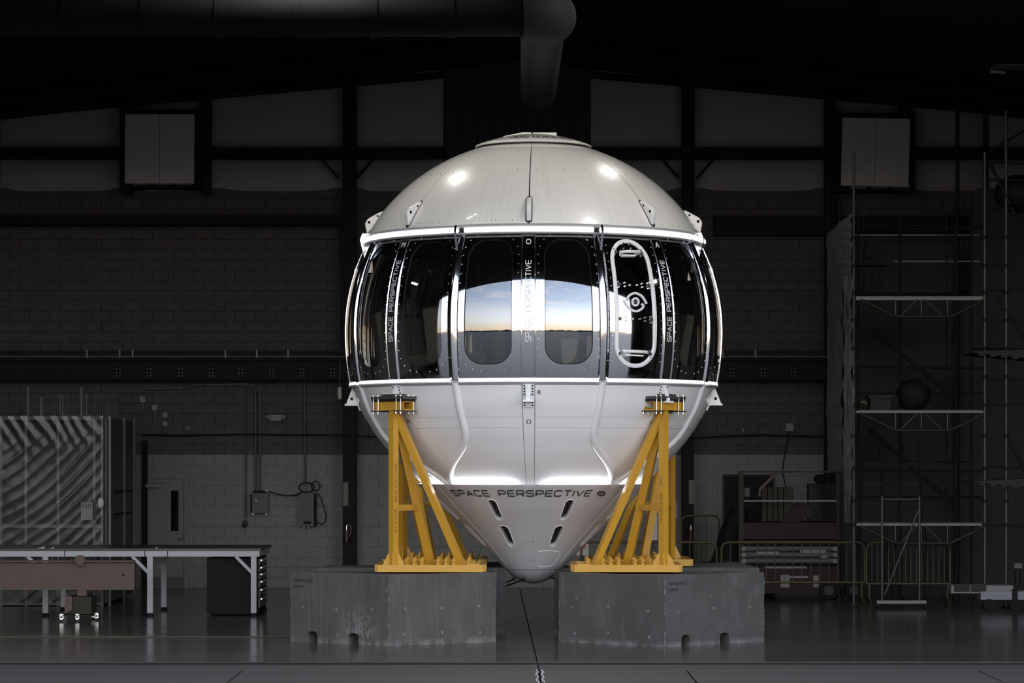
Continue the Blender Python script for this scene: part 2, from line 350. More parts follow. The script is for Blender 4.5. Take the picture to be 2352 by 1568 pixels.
# foil-faced insulation between the steel, each panel sagging and wrinkled
cols = [(-40, -20), (0, 282), (300, 465), (482, 787), (818, 1018), (1357, 1566), (1596, 1897), (1918, 2068), (2092, 2258), (2272, 2420)]
for a, b in cols:
    for t, u in ((365, 443), (162, 337), (60, 140)):
        x0, x1, z0, z1 = fx(a, WY), fx(b, WY), fz(u, WY), fz(t, WY)
        q = MB(); nu, nv = 18, 12; ph = random.random()*9; vs_ = []
        for j in range(nv+1):
            for i in range(nu+1):
                x = x0+(x1-x0)*i/nu; z = z0+(z1-z0)*j/nv; z = min(z, roofz(x)-.1)
                n_ = noise.noise((x*1.3+z*.5, ph, z*.35))*.05+noise.noise((x*6+z*1.5, ph, z*.5))*.012
                bl = sin(pi*i/nu)*sin(pi*j/nv)
                vs_.append((x, WY+.04-.10*bl**.5-n_*bl, z))
        q.add(vs_, [(j*(nu+1)+i, j*(nu+1)+i+1, (j+1)*(nu+1)+i+1, (j+1)*(nu+1)+i) for j in range(nv) for i in range(nu)], True)
        q.build('insulation_panel', M_['insul'], wall)
# dark ribbed centre bay
for i in range(9):
    a = 1022+i*37
    MB().bb((fx(a+1, WY), WY-.03, zs), (fx(a+36, WY), WY+.05, fz(85, WY))).build('ribbed_panel', M_['dark_panel'], wall)
# steel: columns, girts, rafters, runway beam
def ibeam(m, a, b, d, wd, side):                    # I section from a to b, depth d along side
    a, b, side = V(a), V(b), V(side).normalized(); t = (b-a).normalized(); o = t.cross(side).normalized()
    m.beam(a, b, .02, d, side); 
    for s_ in (-1, 1): m.beam(a+side*s_*d/2, b+side*s_*d/2, wd, .025, side)
    return m
def steel(name, px0, px1, py0, py1, Y, dep):
    c = (px0+px1)/2; wd = fx(px1, Y)-fx(px0, Y); x = fx(c, Y)
    ibeam(MB(), (x, Y+dep/2, fz(py0, Y)), (x, Y+dep/2, fz(py1, Y)), dep, wd, (0, 1, 0)).build(name, M_['frame'], kind='structure')
for a, b, t in ((787, 817, 110), (1568, 1594, 110), (465, 482, 160), (282, 300, 180), (1897, 1918, 160), (2068, 2092, 190)):
    steel('steel_column', a, b, 1350 if a in (787, 1568, 1897) else 446, t, WY-.42, .38)
def girt(py0, py1, pxa, pxb, Y, dep=.2):
    MB().bb((fx(pxa, Y), Y, fz(py1, Y)), (fx(pxb, Y), Y+dep, fz(py0, Y))).bb((fx(pxa, Y), Y-.06, fz(py1, Y)), (fx(pxb, Y), Y+.02, fz(py1, Y)+.03)).build('steel_beam', M_['frame'], kind='structure')
for a, b in ((0, 285), (470, 790), (815, 1020), (1357, 1570), (1594, 1900), (2090, 2352)):
    girt(338, 364, a-3, b+3, WY-.28); girt(140, 160, a-3, b+3, WY-.28)
girt(340, 366, -900, 0, WY-.28); girt(340, 366, 2352, 3200, WY-.28)
girt(492, 518, -980, 790, WY-.26, .22); girt(495, 540, 1640, 3280, WY-.26, .22)  # right-hand run is a dark strip put in for a beam's shadow
for s_, x1 in ((1, 3300), (-1, -950)):               # sloping brace pipes under the rafters
    e = 1357 if s_ > 0 else 1020
    MB().cyl(at(e, 172, WY-.75), (fx(x1, WY-.75), WY-.75, fz(172, WY-.75)-abs(fx(x1, WY)-fx(e, WY))*.088), .075, 10).build('steel_pipe', M_['frame'], kind='structure')
for px in (790, 1572):                               # small knee braces below the girt
    for s_ in (-1, 1): MB().beam(at(px+s_*60+8, 364, WY-.2), at(px+s_*20+8, 410, WY-.2), .05, .05).build('knee_brace', M_['frame'], kind='structure')
def rafter(Y, d):
    for s_ in (-1, 1):
        x1 = s_*SWX
        ibeam(MB(), (RX, Y, RZ-.12-d/2), (x1, Y, roofz(x1)-.12-d/2), d, .25, (0, 0, 1)).build('roof_beam', M_['frame'], kind='structure')
for Y in (36.5, 43.0, 49.5): rafter(Y, .5)
rafter(WY-.35, .42)
for k in range(-6, 7):                               # purlins
    x = RX+k*2.9
    if abs(x) < SWX-.3: MB().bb((x-.05, FY, roofz(x)-.17), (x+.05, WY, roofz(x)-.03)).build('roof_beam', M_['frame'], kind='structure')
c_ = MB()
for s_ in (-1, 1):
    c_.prism([(RX, RZ), (s_*SWX, roofz(s_*SWX)), (s_*SWX, roofz(s_*SWX)+.2), (RX, RZ+.2)], (0, FY-.3, 0), (1, 0, 0), (0, 0, 1), (0, 1, 0), WY-FY+.7)
c_.build('ceiling', M_['roof'], kind='structure')
for s_, nm in ((-1, 'wall_left'), (1, 'wall_right')):
    MB().bb((s_*SWX, FY-.3, -.05), (s_*(SWX+.3), WY+.4, 9.2)).build(nm, M_['cmu'], kind='structure')
    for Y in (36.5, 43.0, 49.5): ibeam(MB(), (s_*(SWX-.25), Y, 0), (s_*(SWX-.25), Y, 8.7), .4, .25, (1, 0, 0)).build('steel_column', M_['frame'], kind='structure')
fw = MB().bb((-SWX, FY-.3, 0), (OX0, FY, 9)).bb((OX1, FY-.3, 0), (SWX, FY, 9))
fw.prism([(-SWX, OZ), (SWX, OZ), (SWX, roofz(SWX)), (RX, RZ), (-SWX, roofz(-SWX))], (0, FY-.3, 0), (1, 0, 0), (0, 0, 1), (0, 1, 0), .3)
fw.build('wall_front', M_['dark_panel'], kind='structure')
# runway beam with clamped pipes and bolt groups
Yb = WY-.55
for a, b in ((-1000, 792), (1640, 3300)):
    xa, xb = fx(a, Yb), fx(b, Yb)
    rb = MB().bb((xa, Yb, fz(872, Yb)), (xb, Yb+.30, fz(826, Yb))).bb((xa, Yb-.08, fz(828, Yb)), (xb, Yb+.3, fz(822, Yb))).build('steel_beam', M_['frame'], kind='structure')
    for py, rr, mm in ((808, .028, 'bronze'), (819, .02, 'grey')):
        MB().cyl((xa, Yb+.02, fz(py, Yb)), (xb, Yb+.02, fz(py, Yb)), rr, 8).build('pipe', M_[mm], rb)
    for px in [p for p in ([200, 275, 305, 518, 590, 662] if a < 0 else [1660, 1735]) if p]:
        MB().bb((fx(px-2, Yb), Yb-.03, fz(824, Yb)), (fx(px+2, Yb), Yb+.05, fz(803, Yb))).build('pipe_clamp', M_['lgrey'], rb)
    for px in ([272, 343, 415, 485, 553, 624, 694, 764] if a < 0 else [1681, 1752, 1822]):
        MB().bb((fx(px-9, Yb), Yb-.012, fz(868, Yb)), (fx(px+9, Yb), Yb, fz(840, Yb))).build('bolt_plate', M_['black'], rb)
        q = MB()
        for dx in (-4, 4):
            for py in (847, 856, 863): q.cyl((fx(px+dx, Yb), Yb-.04, fz(py, Yb)), (fx(px+dx, Yb), Yb, fz(py, Yb)), .014, 6)
        q.build('bolt_group', M_['lgrey'], rb, kind='stuff')
# far tree line beyond the apron, seen only as a dark band mirrored in the capsule
q = MB(); pts = [(-900, 0)]; x = -900
while x < 900:
    pts.append((x, 5+3*noise.noise((x*.02, 3, 0))+2*random.random())); x += 9
pts.append((900, 0)); q.prism(pts, (0, -560, -.05), (1, 0, 0), (0, 0, 1), (0, 1, 0), 14)
q.build('treeline', mat('far_trees', (.02, .024, .018), .9), kind='stuff')

# high-bay lamps over the floor (all above the frame; mirrored on the capsule)
def high_bay(x, y, power, label):
    z = roofz(x)-.45
    t = thing('ceiling_light', label, 'ceiling light', (x, y, z), 'high-bay lamps under the roof')
    MB().bb((x-.36, y-.64, z+.03), (x+.36, y+.64, z+.12)).build('housing', M_['lgrey'], t)
    for s_ in (-1, 1):
        MB().cyl((x, y+s_*.4, z+.12), (x, y+s_*.4, roofz(x)), .01, 5).build('hanger', M_['grey'], t)
    for k in (-1, 0, 1):
        d = bpy.data.lights.new('tube', 'AREA'); d.shape = 'RECTANGLE'; d.size = .12; d.size_y = 1.15; d.energy = power/3; d.color = (1, .97, .91)
        o = bpy.data.objects.new('tube', d); COL.objects.link(o); o.parent = t; o.location = (k*.22, 0, .02)
for x, y, pw, lb in LAMPS: high_bay(x, y, pw, lb)
# ---------------------------------------------------------------- the capsule
KX, KY = .313, 41.55
SC = F/KY
AZ0 = -1.9                                           # azimuth of the lettered strip facing the camera
def tbl(pts):                                        # smooth curve through (z, r) points given as (limb pixel row, half width)
    p = sorted((H+(HY-y)/157.0, h/SC) for y, h in pts); n = len(p)
    d = []
    for i in range(n):
        a, b = p[max(0, i-1)], p[min(n-1, i+1)]; d.append((b[1]-a[1])/(b[0]-a[0]))
    def f(z):
        z = min(max(z, p[0][0]), p[-1][0]); i = 0
        while i < n-2 and z > p[i+1][0]: i += 1
        (z0, r0), (z1, r1) = p[i], p[i+1]; h_ = z1-z0; t = (z-z0)/h_
        return r0*(2*t**3-3*t*t+1)+d[i]*h_*(t**3-2*t*t+t)+r1*(-2*t**3+3*t*t)+d[i+1]*h_*(t**3-t*t)
    return f
def r_band(z):
    R = 2.85 if z >= 4.40 else 4.0
    return 2.749-(R-sqrt(max(0, R*R-(z-4.40)**2)))
DZ, DR = 4.367, 2.845
def r_dome(z): return sqrt(max(1e-4, DR*DR-(z-DZ)**2))
r_hull = tbl([(884, 417.5), (900, 411), (936, 398), (964, 383), (998, 362), (1020, 345), (1037, 331), (1063, 307), (1091, 277), (1113, 252)])
r_cone = tbl([(1111, 268), (1140, 237.5), (1166, 210.5), (1207, 165), (1255, 115), (1290, 81), (1308, 64.5), (1322, 49), (1333, 31), (1338.5, 15), (1340.4, 3)])
def S(prof, az, z, off=0.0):                         # point on the body, az in degrees, off outward
    a = radians(az); e = .004; dr = (prof(z+e)-prof(z-e))/(2*e); k = 1/sqrt(1+dr*dr)
    n = V((sin(a)*k, -cos(a)*k, -dr*k)); r = prof(z)
    return V((KX+r*sin(a), KY-r*cos(a), z))+n*off, n
def hit(prof, px, py):                               # the spot on the body that a pixel of the photograph shows: (az, z)
    Y = KY-2
    for _ in range(40):
        z = fz(py, Y); x = fx(px, Y)-KX; r = prof(z); Y = KY-sqrt(max(1e-5, r*r-x*x)) if abs(x) < r else KY
    return math.degrees(atan2(x, KY-Y)), z
def grid(m, fn, nu, nv):
    P = [fn(i/nu, j/nv) for j in range(nv+1) for i in range(nu+1)]
    m.add([p for p, n in P], [(j*(nu+1)+i, j*(nu+1)+i+1, (j+1)*(nu+1)+i+1, (j+1)*(nu+1)+i) for j in range(nv) for i in range(nu)], True, [n for p, n in P])
def skirt(m, prof, loop, off, th):                   # side faces along a closed loop of (az, z)
    k = len(loop)
    for i in range(k):
        a, b = loop[i], loop[(i+1) % k]
        q = [S(prof, *a, off)[0], S(prof, *a, off-th)[0], S(prof, *b, off-th)[0], S(prof, *b, off)[0]]
        n = (q[1]-q[0]).cross(q[3]-q[0]); n = n.normalized() if n.length > 1e-9 else V((0, 0, 1))
        m.add(q, [(0, 1, 2, 3)], False, [n]*4)
def patch(m, prof, a0, a1, z0, z1, off=0.0, th=.02, na=10, nv=12):
    grid(m, lambda u, v: S(prof, a0+(a1-a0)*u, z0+(z1-z0)*v, off), na, nv)
    lp = [(a0+(a1-a0)*i/na, z0) for i in range(na)]+[(a1, z0+(z1-z0)*j/nv) for j in range(nv)]+[(a1+(a0-a1)*i/na, z1) for i in range(na)]+[(a0, z1+(z0-z1)*j/nv) for j in range(nv)]
    skirt(m, prof, lp, off, th); return m
def holed(m, prof, a0, a1, z0, z1, hole, off=0.0, th=.03, K=6, tho=None):
    N = len(hole); ca = sum(h[0] for h in hole)/N; cz = sum(h[1] for h in hole)/N; out = []
    HA = max(abs(h[0]-ca) for h in hole); HZ = max(abs(h[1]-cz) for h in hole)
    for a, z in hole:                                # square map: the hole's corners go to the plate's corners
        x, y = (a-ca)/HA, (z-cz)/HZ; k_ = max(abs(x), abs(y)); x /= k_; y /= k_
        out.append([ca+x*((a1-ca) if x > 0 else (ca-a0)), cz+y*((z1-cz) if y > 0 else (cz-z0))])
    for c in ((a0, z0), (a1, z0), (a1, z1), (a0, z1)):
        i = min(range(N), key=lambda q: ((out[q][0]-c[0])*.045)**2+(out[q][1]-c[1])**2); out[i] = list(c)
    P = []
    for k in range(K+1):
        t = k/K
        P += [S(prof, hole[i][0]+(out[i][0]-hole[i][0])*t, hole[i][1]+(out[i][1]-hole[i][1])*t, off) for i in range(N)]
    m.add([p for p, n in P], [(k*N+i, (k+1)*N+i, (k+1)*N+(i+1) % N, k*N+(i+1) % N) for k in range(K) for i in range(N)], True, [n for p, n in P])
    skirt(m, prof, list(reversed(hole)), off, th); skirt(m, prof, [tuple(o) for o in out], off, tho or th); return m
def disc(m, prof, loop, off, K=6):                   # a curved plate filling a loop
    N = len(loop); ca = sum(h[0] for h in loop)/N; cz = sum(h[1] for h in loop)/N
    P = [S(prof, ca, cz, off)]
    for k in range(1, K+1): P += [S(prof, ca+(a-ca)*k/K, cz+(z-cz)*k/K, off) for a, z in loop]
    fs = [(0, 1+i, 1+(i+1) % N) for i in range(N)]
    fs += [(1+(k-1)*N+i, 1+k*N+i, 1+k*N+(i+1) % N, 1+(k-1)*N+(i+1) % N) for k in range(1, K) for i in range(N)]
    m.add([p for p, n in P], fs, True, [n for p, n in P]); return m
def rrect(ca, cz, ha, hz, rc, N=72, rl=2.7):         # rounded rectangle in (az, z); ha in degrees, rc in metres
    k = radians(1)*rl; w_ = ha*k; pts = []
    for (sx_, sz_, b) in ((1, 1, 0), (-1, 1, pi/2), (-1, -1, pi), (1, -1, 3*pi/2)):
        for i in range(9):
            t = b+pi/2*i/8; pts.append((sx_*(w_-rc)+rc*cos(t), sz_*(hz-rc)+rc*sin(t)))
    dense = []
    for i in range(len(pts)):
        a, b = pts[i], pts[(i+1) % len(pts)]; d = math.dist(a, b); n = max(1, int(d/(.12 if hz > .4 else .03)))
        dense += [(a[0]+(b[0]-a[0])*j/n, a[1]+(b[1]-a[1])*j/n) for j in range(n)]
    return [(ca+x/k, cz+z) for x, z in dense]
def ridge(m, prof, path, hw, h, shape=((-1, 0), (-.8, .5), (-.4, .9), (0, 1), (.4, .9), (.8, .5), (1, 0)), closed=False):
    rows = []; k = len(path)
    for i, p in enumerate(path):
        o = p[2] if len(p) > 2 else 0
        c, n = S(prof, p[0], p[1], o)
        q0 = path[i-1] if (i or closed) else p; q1 = path[(i+1) % k] if (i < k-1 or closed) else p
        t = (S(prof, q1[0], q1[1])[0]-S(prof, q0[0], q0[1])[0]).normalized(); b = n.cross(t).normalized()
        rows.append([c+b*hw*x+n*h*y for x, y in shape])
    s_ = len(shape); fs = []
    for i in range(k if closed else k-1):
        j = (i+1) % k; fs += [(i*s_+e, i*s_+e+1, j*s_+e+1, j*s_+e) for e in range(s_-1)]
    m.add([p for r in rows for p in r], fs, True, None); return m
def no_norm(m): m.hasn = False; return m
TXT = {}
def text_polys(body, spacing=1.0):
    if (body, spacing) in TXT: return TXT[(body, spacing)]
    cu = bpy.data.curves.new('lettering', 'FONT'); cu.body = body; cu.resolution_u = 4; cu.space_character = spacing; cu.align_x = 'LEFT'
    o = bpy.data.objects.new('lettering', cu); COL.objects.link(o)
    dg = bpy.context.evaluated_depsgraph_get(); me = o.evaluated_get(dg).to_mesh()
    vs_ = [(v.co.x, v.co.y) for v in me.vertices]; fs = [tuple(p.vertices) for p in me.polygons]
    o.evaluated_get(dg).to_mesh_clear(); bpy.data.objects.remove(o); bpy.data.curves.remove(cu)
    x0 = min(v[0] for v in vs_); x1 = max(v[0] for v in vs_); y0 = min(v[1] for v in vs_); y1 = max(v[1] for v in vs_)
    TXT[(body, spacing)] = ([((x-x0)/(x1-x0), (y-y0)/(y1-y0)) for x, y in vs_], fs); return TXT[(body, spacing)]
def lettering(m, body, fn, spacing=1.0):             # fn maps (u, v) in the unit box of the line of text to a 3-D point
    vs_, fs = text_polys(body, spacing); m.add([fn(u, v) for u, v in vs_], fs); return m
GL = dict(S=(1, [[(1, .84), (.88, 1), (.14, 1), (0, .86), (0, .66), (.12, .54), (.88, .46), (1, .34), (1, .14), (.88, 0), (.12, 0), (0, .16)]]),
 P=(1, [[(0, 0), (0, 1), (.86, 1), (1, .87), (1, .56), (.86, .43), (0, .43)]]), A=(1.05, [[(0, 0), (.5, 1), (1, 0)], [(.2, .3), (.8, .3)]]),
 C=(1, [[(1, .84), (.86, 1), (.16, 1), (0, .84), (0, .16), (.16, 0), (.86, 0), (1, .16)]]), E=(.9, [[(1, 1), (0, 1), (0, 0), (1, 0)], [(0, .5), (.92, .5)]]),
 R=(1, [[(0, 0), (0, 1), (.86, 1), (1, .87), (1, .56), (.86, .43), (0, .43)], [(.55, .43), (1, 0)]]), T=(1, [[(0, 1), (1, 1)], [(.5, 1), (.5, 0)]]), I=(.12, [[(.5, 0), (.5, 1)]]),
 V=(1.05, [[(0, 1), (.5, 0), (1, 1)]]), X=(1, [[(0, 0), (1, 1)], [(0, 1), (1, 0)]]), L=(.85, [[(0, 1), (0, 0), (1, 0)]]), O=(1, [[(.16, 0), (0, .16), (0, .84), (.16, 1), (.84, 1), (1, .84), (1, .16), (.84, 0), (.16, 0)]]))
def wide_text(m, body, W, Hh, wd, fn, gap=.28, space=.75, word=None):   # wide thin capitals drawn as strokes; fn takes metres (x, y) on the sheet
    tot = sum(space if c == ' ' else GL[c][0] for c in body)+gap*(len(body)-1); k = W/tot; x = 0
    wi = 0
    for c in body:
        if c == ' ': x += (space+gap)*k; wi += 1; continue
        cw, lines = GL[c]
        if word is not None and wi != word: lines = []
        for pl in lines:
            P = [(x+u*cw*k, v*Hh) for u, v in pl]; D = [P[0]]
            for a, b in zip(P[:-1], P[1:]):
                n = max(1, int(math.dist(a, b)/.03)); D += [(a[0]+(b[0]-a[0])*i/n, a[1]+(b[1]-a[1])*i/n) for i in range(1, n+1)]
            L_, R_ = line2d(D, wd); n = len(D)
            m.add([fn(*q) for q in L_+R_], [(i, n+i, n+i+1, i+1) for i in range(n-1)])
        x += (cw+gap)*k
def line2d(pts, wd):                                 # outline of a thick open polyline
    L_, R_ = [], []
    for i, p in enumerate(pts):
        a, b = pts[max(0, i-1)], pts[min(len(pts)-1, i+1)]; t = V((b[0]-a[0], b[1]-a[1])).normalized(); n = V((-t.y, t.x))*wd/2
        L_.append((p[0]+n.x, p[1]+n.y)); R_.append((p[0]-n.x, p[1]-n.y))
    return L_, R_
def smooth2d(pts, n=6):
    out = []
    for i in range(len(pts)-1):
        p0, p1, p2, p3 = [V((*pts[min(max(j, 0), len(pts)-1)],)) for j in (i-1, i, i+1, i+2)]
        for k in range(n):
            t = k/n; out.append(tuple(.5*((2*p1)+(p2-p0)*t+(2*p0-5*p1+4*p2-p3)*t*t+(3*p1-p0-3*p2+p3)*t**3)))
    return out+[pts[-1]]
def decal_line(m, prof, pts, wd, off=.006):          # thick polyline in photograph pixels laid on the body
    L_, R_ = line2d(pts, wd); P = [S(prof, *hit(prof, *p), off)[0] for p in L_+R_]; k = len(pts)
    m.add(P, [(i, i+1, k+i+1, k+i) for i in range(k-1)])
ORG = V((KX, KY, 0))
cap = thing('space_capsule', 'round white space capsule with a mirror-bright window band and a pointed white cone below', 'capsule', (KX, KY, .72))
AX = (KX, KY, 4.4)
def CB(m, name, mt, par=None, axis=False, **kw): return m.build(name, M_[mt] if isinstance(mt, str) else mt, par or cap, origin=AX if axis else None, **kw)
# --- dome
ZT, ZB = 7.12, 5.79
CB(no_norm(MB().lathe([(r_dome(z)-.03, z) for z in [ZB+(ZT-ZB)*i/16 for i in range(17)]]+[(.02, ZT+.02)], (KX, KY), 64)), 'dome_lining', 'seam', axis=True)
for k in range(8):
    a = AZ0+45*k
    g_ = CB(patch(MB(), r_dome, a+.23, a+44.77, ZB, ZT, 0, .025, 20, 20), 'dome_panel', 'shell', axis=True)
    q = MB()                                         # screw rows
    for zz, nn in ((6.02-.17, 30), (6.62, 16), (6.98, 8)):
        for i in range(nn):
            if random.random() < .75: p, n = S(r_dome, a+2+41*(i+.5)/nn, zz); q.cyl(p-n*.002, p+n*.003, .0035 if random.random() < .86 else .008, 6)
    CB(q, 'screw_heads', 'steel', g_, kind='stuff')
# top cap
zc = fz(343, KY)+.022
capz = [(.60, zc-.035), (.845, zc), (.858, zc+.012), (.85, zc+.024), (.76, zc+.058), (.62, zc+.103), (.46, zc+.145), (.28, zc+.178), (.10, zc+.195), (.002, zc+.198)]
cp_ = CB(MB().lathe(capz, (KX, KY), 64), 'crown_cap', 'shell', axis=True)
CB(MB().lathe([(.60, zc-.04), (.83, zc-.06), (.835, zc+.002)], (KX, KY), 48), 'cap_seal', 'seam')
q = MB(); zt = zc+.205
q.bb((KX-.17, KY-.10, zt-.02), (KX-.03, KY-.02, zt+.012)).bb((KX-.01, KY-.10, zt-.02), (KX+.22, KY-.02, zt+.010)).bb((KX+.21, KY-.13, zt-.035), (KX+.34, KY+.01, zt+.006))
q.prism([(-.44, -.065), (-.17, -.01), (-.17, .010), (-.44, -.045)], (KX, KY-.10, zt), (1, 0, 0), (0, 0, 1), (0, 1, 0), .08)
q.cyl((KX+.30, KY-.14, zt-.015), (KX+.30, KY-.125, zt-.015), .010, 8)
CB(q, 'latch_bar', 'shell', cp_)
def cap_pt(az, r):
    for (r0, z0), (r1, z1) in zip(capz[3:], capz[4:]):
        if r1 <= r <= r0: z = z0+(z1-z0)*(r0-r)/(r0-r1); break
    return V((KX+r*sin(radians(az)), KY-r*cos(radians(az)), z+.006))
q = MB(); wide_text(q, 'EXCELSIOR', .62, .15, .016, lambda x, y: cap_pt(26-math.degrees(x/.66), .58+y), .45); CB(q, 'lettering', 'ink', cp_)
q = MB()
for i in range(9): a = 34+3.4*i; q.add([cap_pt(a, .60), cap_pt(a+1.6, .60), cap_pt(a+1.6, .74-.005*i), cap_pt(a, .74-.005*i)], [(0, 1, 2, 3)])
CB(q, 'small_print', 'ink', cp_, kind='stuff')
# lifting lugs with their pockets
for k in range(8):
    a = AZ0+45*k
    pz0, pz1 = hit(r_dome, 1211, 509)[1], hit(r_dome, 1211, 453)[1]
    rm_ = r_dome((pz0+pz1)/2); CB(disc(MB(), r_dome, rrect(a, (pz0+pz1)/2, math.degrees(.047/rm_), (pz1-pz0)/2+.016, .045, rl=rm_), .005), 'lug_pocket', 'seam')
    CB(patch(MB(), r_dome, a-.2, a+.2, pz0-.09, pz0, .004, .01, 2, 3), 'lug_tail', 'seam')
    p0, n0 = S(r_dome, a, pz0+.01); p1, n1 = S(r_dome, a, pz1-.005); t = (p1-p0); ln = t.length; t.normalize(); b = V((cos(radians(a)), sin(radians(a)), 0)); n = b.cross(t); n = n if n.dot(n0) > 0 else -n
    pl = [(0, -.03), (ln, -.03), (ln, .02), (ln*.88, .055), (ln*.55, .125), (ln*.45, .14), (ln*.3, .135), (ln*.22, .11), (0, .01)]
    lug = CB(MB().prism(pl, p0-b*.034, t, n, b, .068).bevelled(.022, 3), 'lifting_lug', 'white')
    for s_ in (-1, 1):
        for uu, vv, rr in ((.40, .09, .022), (.75, .04, .016)):
            c = p0+t*ln*uu+n*vv; CB(MB().cyl(c+b*s_*.030, c+b*s_*.0350, rr, 12), 'lug_hole', 'black', lug)
# --- top light ring
CB(MB().lathe([(2.40, 5.83), (r_dome(5.80)+.004, 5.80), (2.512, 5.772), (2.505, 5.757), (2.455, 5.748)], (KX, KY), 96), 'light_ring_rim', 'rim')
CB(MB().lathe([(2.456, 5.748), (2.44, 5.74), (2.435, 5.66), (2.39, 5.60)], (KX, KY), 96), 'band_gap', 'seam')
CB(MB().lathe([(2.42, 5.690), (2.515, 5.682), (2.522, 5.676), (2.515, 5.660), (2.42, 5.656)], (KX, KY), 96), 'light_ring_lip', 'rim')
for k in range(8):
    a0, a1 = AZ0-22.5+45*k+1.55, AZ0+22.5+45*k-1.55
    CB(MB().tube([(KX+2.497*sin(radians(a0+(a1-a0)*i/24)), KY-2.497*cos(radians(a0+(a1-a0)*i/24)), 5.718) for i in range(25)], .033, 10), 'light_strip', 'led')
    CB(MB().tube([(KX+2.680*sin(radians(a0+(a1-a0)*i/24)), KY-2.680*cos(radians(a0+(a1-a0)*i/24)), 3.636) for i in range(25)], .0235, 10), 'light_strip', 'led')
    CB(MB().tube([(KX+2.700*sin(radians(a0+(a1-a0)*i/24)), KY-2.700*cos(radians(a0+(a1-a0)*i/24)), 3.607) for i in range(25)], .012, 6), 'strip_clip', 'white')
CB(MB().lathe([(2.62, 3.69), (2.665, 3.665), (2.66, 3.62), (2.685, 3.60), (2.66, 3.57), (2.6, 3.55)], (KX, KY), 96), 'lower_light_rim', 'rim')
# --- window band: sixteen polished panels, strips, ribs
B0, B1 = 3.662, 5.634
WZ0, WZ1 = 3.845, 5.578
CB(no_norm(MB().lathe([(r_band(z)-.045, z) for z in [B0+(B1-B0)*i/14 for i in range(15)]], (KX, KY), 64)), 'band_lining', 'seam') if False else None
for k in range(8):
    for s_ in (-1, 1):
        c = AZ0+45*k; lo, hi = (c+2.02, c+20.85) if s_ > 0 else (c-20.85, c-2.02)
        hatch = (k == 1 and s_ < 0)
        wc = c+s_*11.8
        if hatch: wc = 31.0; hole = rrect(wc, (3.815+5.60)/2, 7.1, (5.60-3.815)/2, .31)
        else: hole = rrect(wc, (WZ0+WZ1)/2, 7.05, (WZ1-WZ0)/2, .25)
        pn = CB(holed(MB(), r_band, lo, hi, B0, B1, hole), 'hatch_surround' if hatch else 'band_panel', 'chrome')
        q = MB()
        if not hatch:
            CB(disc(MB(), r_band, rrect(wc, (WZ0+WZ1)/2, 7.1, (WZ1-WZ0)/2+.005, .25), -.014), 'window_pane', 'glass', pn)
            fr = MB(); ridge(fr, r_band, [(a_, z_, -.012) for a_, z_ in hole], .009, .010, closed=True); CB(no_norm(fr), 'window_seal', 'black', pn)
            lp = rrect(wc, (WZ0+WZ1)/2, 7.05+1.75, (WZ1-WZ0)/2+.085, .30); acc = 0
            for i in range(len(lp)):
                a_, b_ = lp[i], lp[(i+1) % len(lp)]; acc += math.hypot(radians(b_[0]-a_[0])*2.7, b_[1]-a_[1])
                if acc >= .112:
                    acc = 0; p, n = S(r_band, *b_); q.cyl(p-n*.002, p+n*.006, .0125, 8, .007)
        else:
            for sz in (lo+.8, hi-.8):
                for j in range(15): p, n = S(r_band, sz, 3.9+j*.115); q.cyl(p-n*.002, p+n*.006, .0115, 8, .007)
        CB(q, 'rivets', 'rivet', pn, kind='stuff')
    a = AZ0+45*k
    st = CB(patch(MB(), r_band, a-1.98, a+1.98, B0+.004, B1-.004, .012, .04, 6, 24), 'lettered_strip', 'chrome')
    for s_ in (-1, 1): CB(no_norm(ridge(MB(), r_band, [(a+s_*1.98, B0+.01+(B1-B0-.02)*j/24) for j in range(25)], .010, .026)), 'strip_edge', 'chrome2', st)
    CB(patch(MB(), r_band, a-2.4, a+2.4, B1-.006, B1+.03, .02, .06, 4, 2), 'strip_clamp', 'steel', st)
    if k in (0, 1, 7):
        z0 = fz(784, KY-2.72*cos(radians(a))); z1 = fz(598, KY-2.66*cos(radians(a)))
        for wd_ in (0, 1): q = MB(); wide_text(q, 'SPACE PERSPECTIVE', z1-z0, .076, .0105, lambda x, y: S(r_band, a+.80-math.degrees(y/2.72), z0+x, .0185)[0], .34, .8, wd_); CB(q, 'lettering', 'wink', st)
        q = MB()
        ch_ = {0: 'O', 1: 'A', 7: 'M'}[k]; zz = fz(555 if k == 0 else 562, KY-2.46*cos(radians(a)))
        lettering(q, ch_, lambda u, v: S(r_band, a-.85+1.7*u, zz-.045+.075*v, .0185)[0]); CB(q, 'letter_mark', 'wink', st)
    b = a+22.5
    rb = CB(no_norm(ridge(MB(), r_band, [(b, B0-.01+(B1+.03-B0)*j/24) for j in range(25)], .066, .045, ((-1, -.3), (-.92, .35), (-.5, .55), (-.34, 1), (.34, 1), (.5, .55), (.92, .35), (1, -.3)))), 'band_rib', 'chrome2')
    q = MB()                                          # pointed fin where the rib meets the light ring
    o_, n_ = S(r_band, b, 5.52); tv = V((cos(radians(b)), sin(radians(b)), 0)); rv = V((sin(radians(b)), -cos(radians(b)), 0))
    q.prism([(-.05, -.30), (.03, -.30), (.15, .17), (.115, .26), (.0, .26)], o_-tv*.016, rv, V((0, 0, 1)), tv, .032); CB(q, 'rib_fin', 'chrome2', rb)
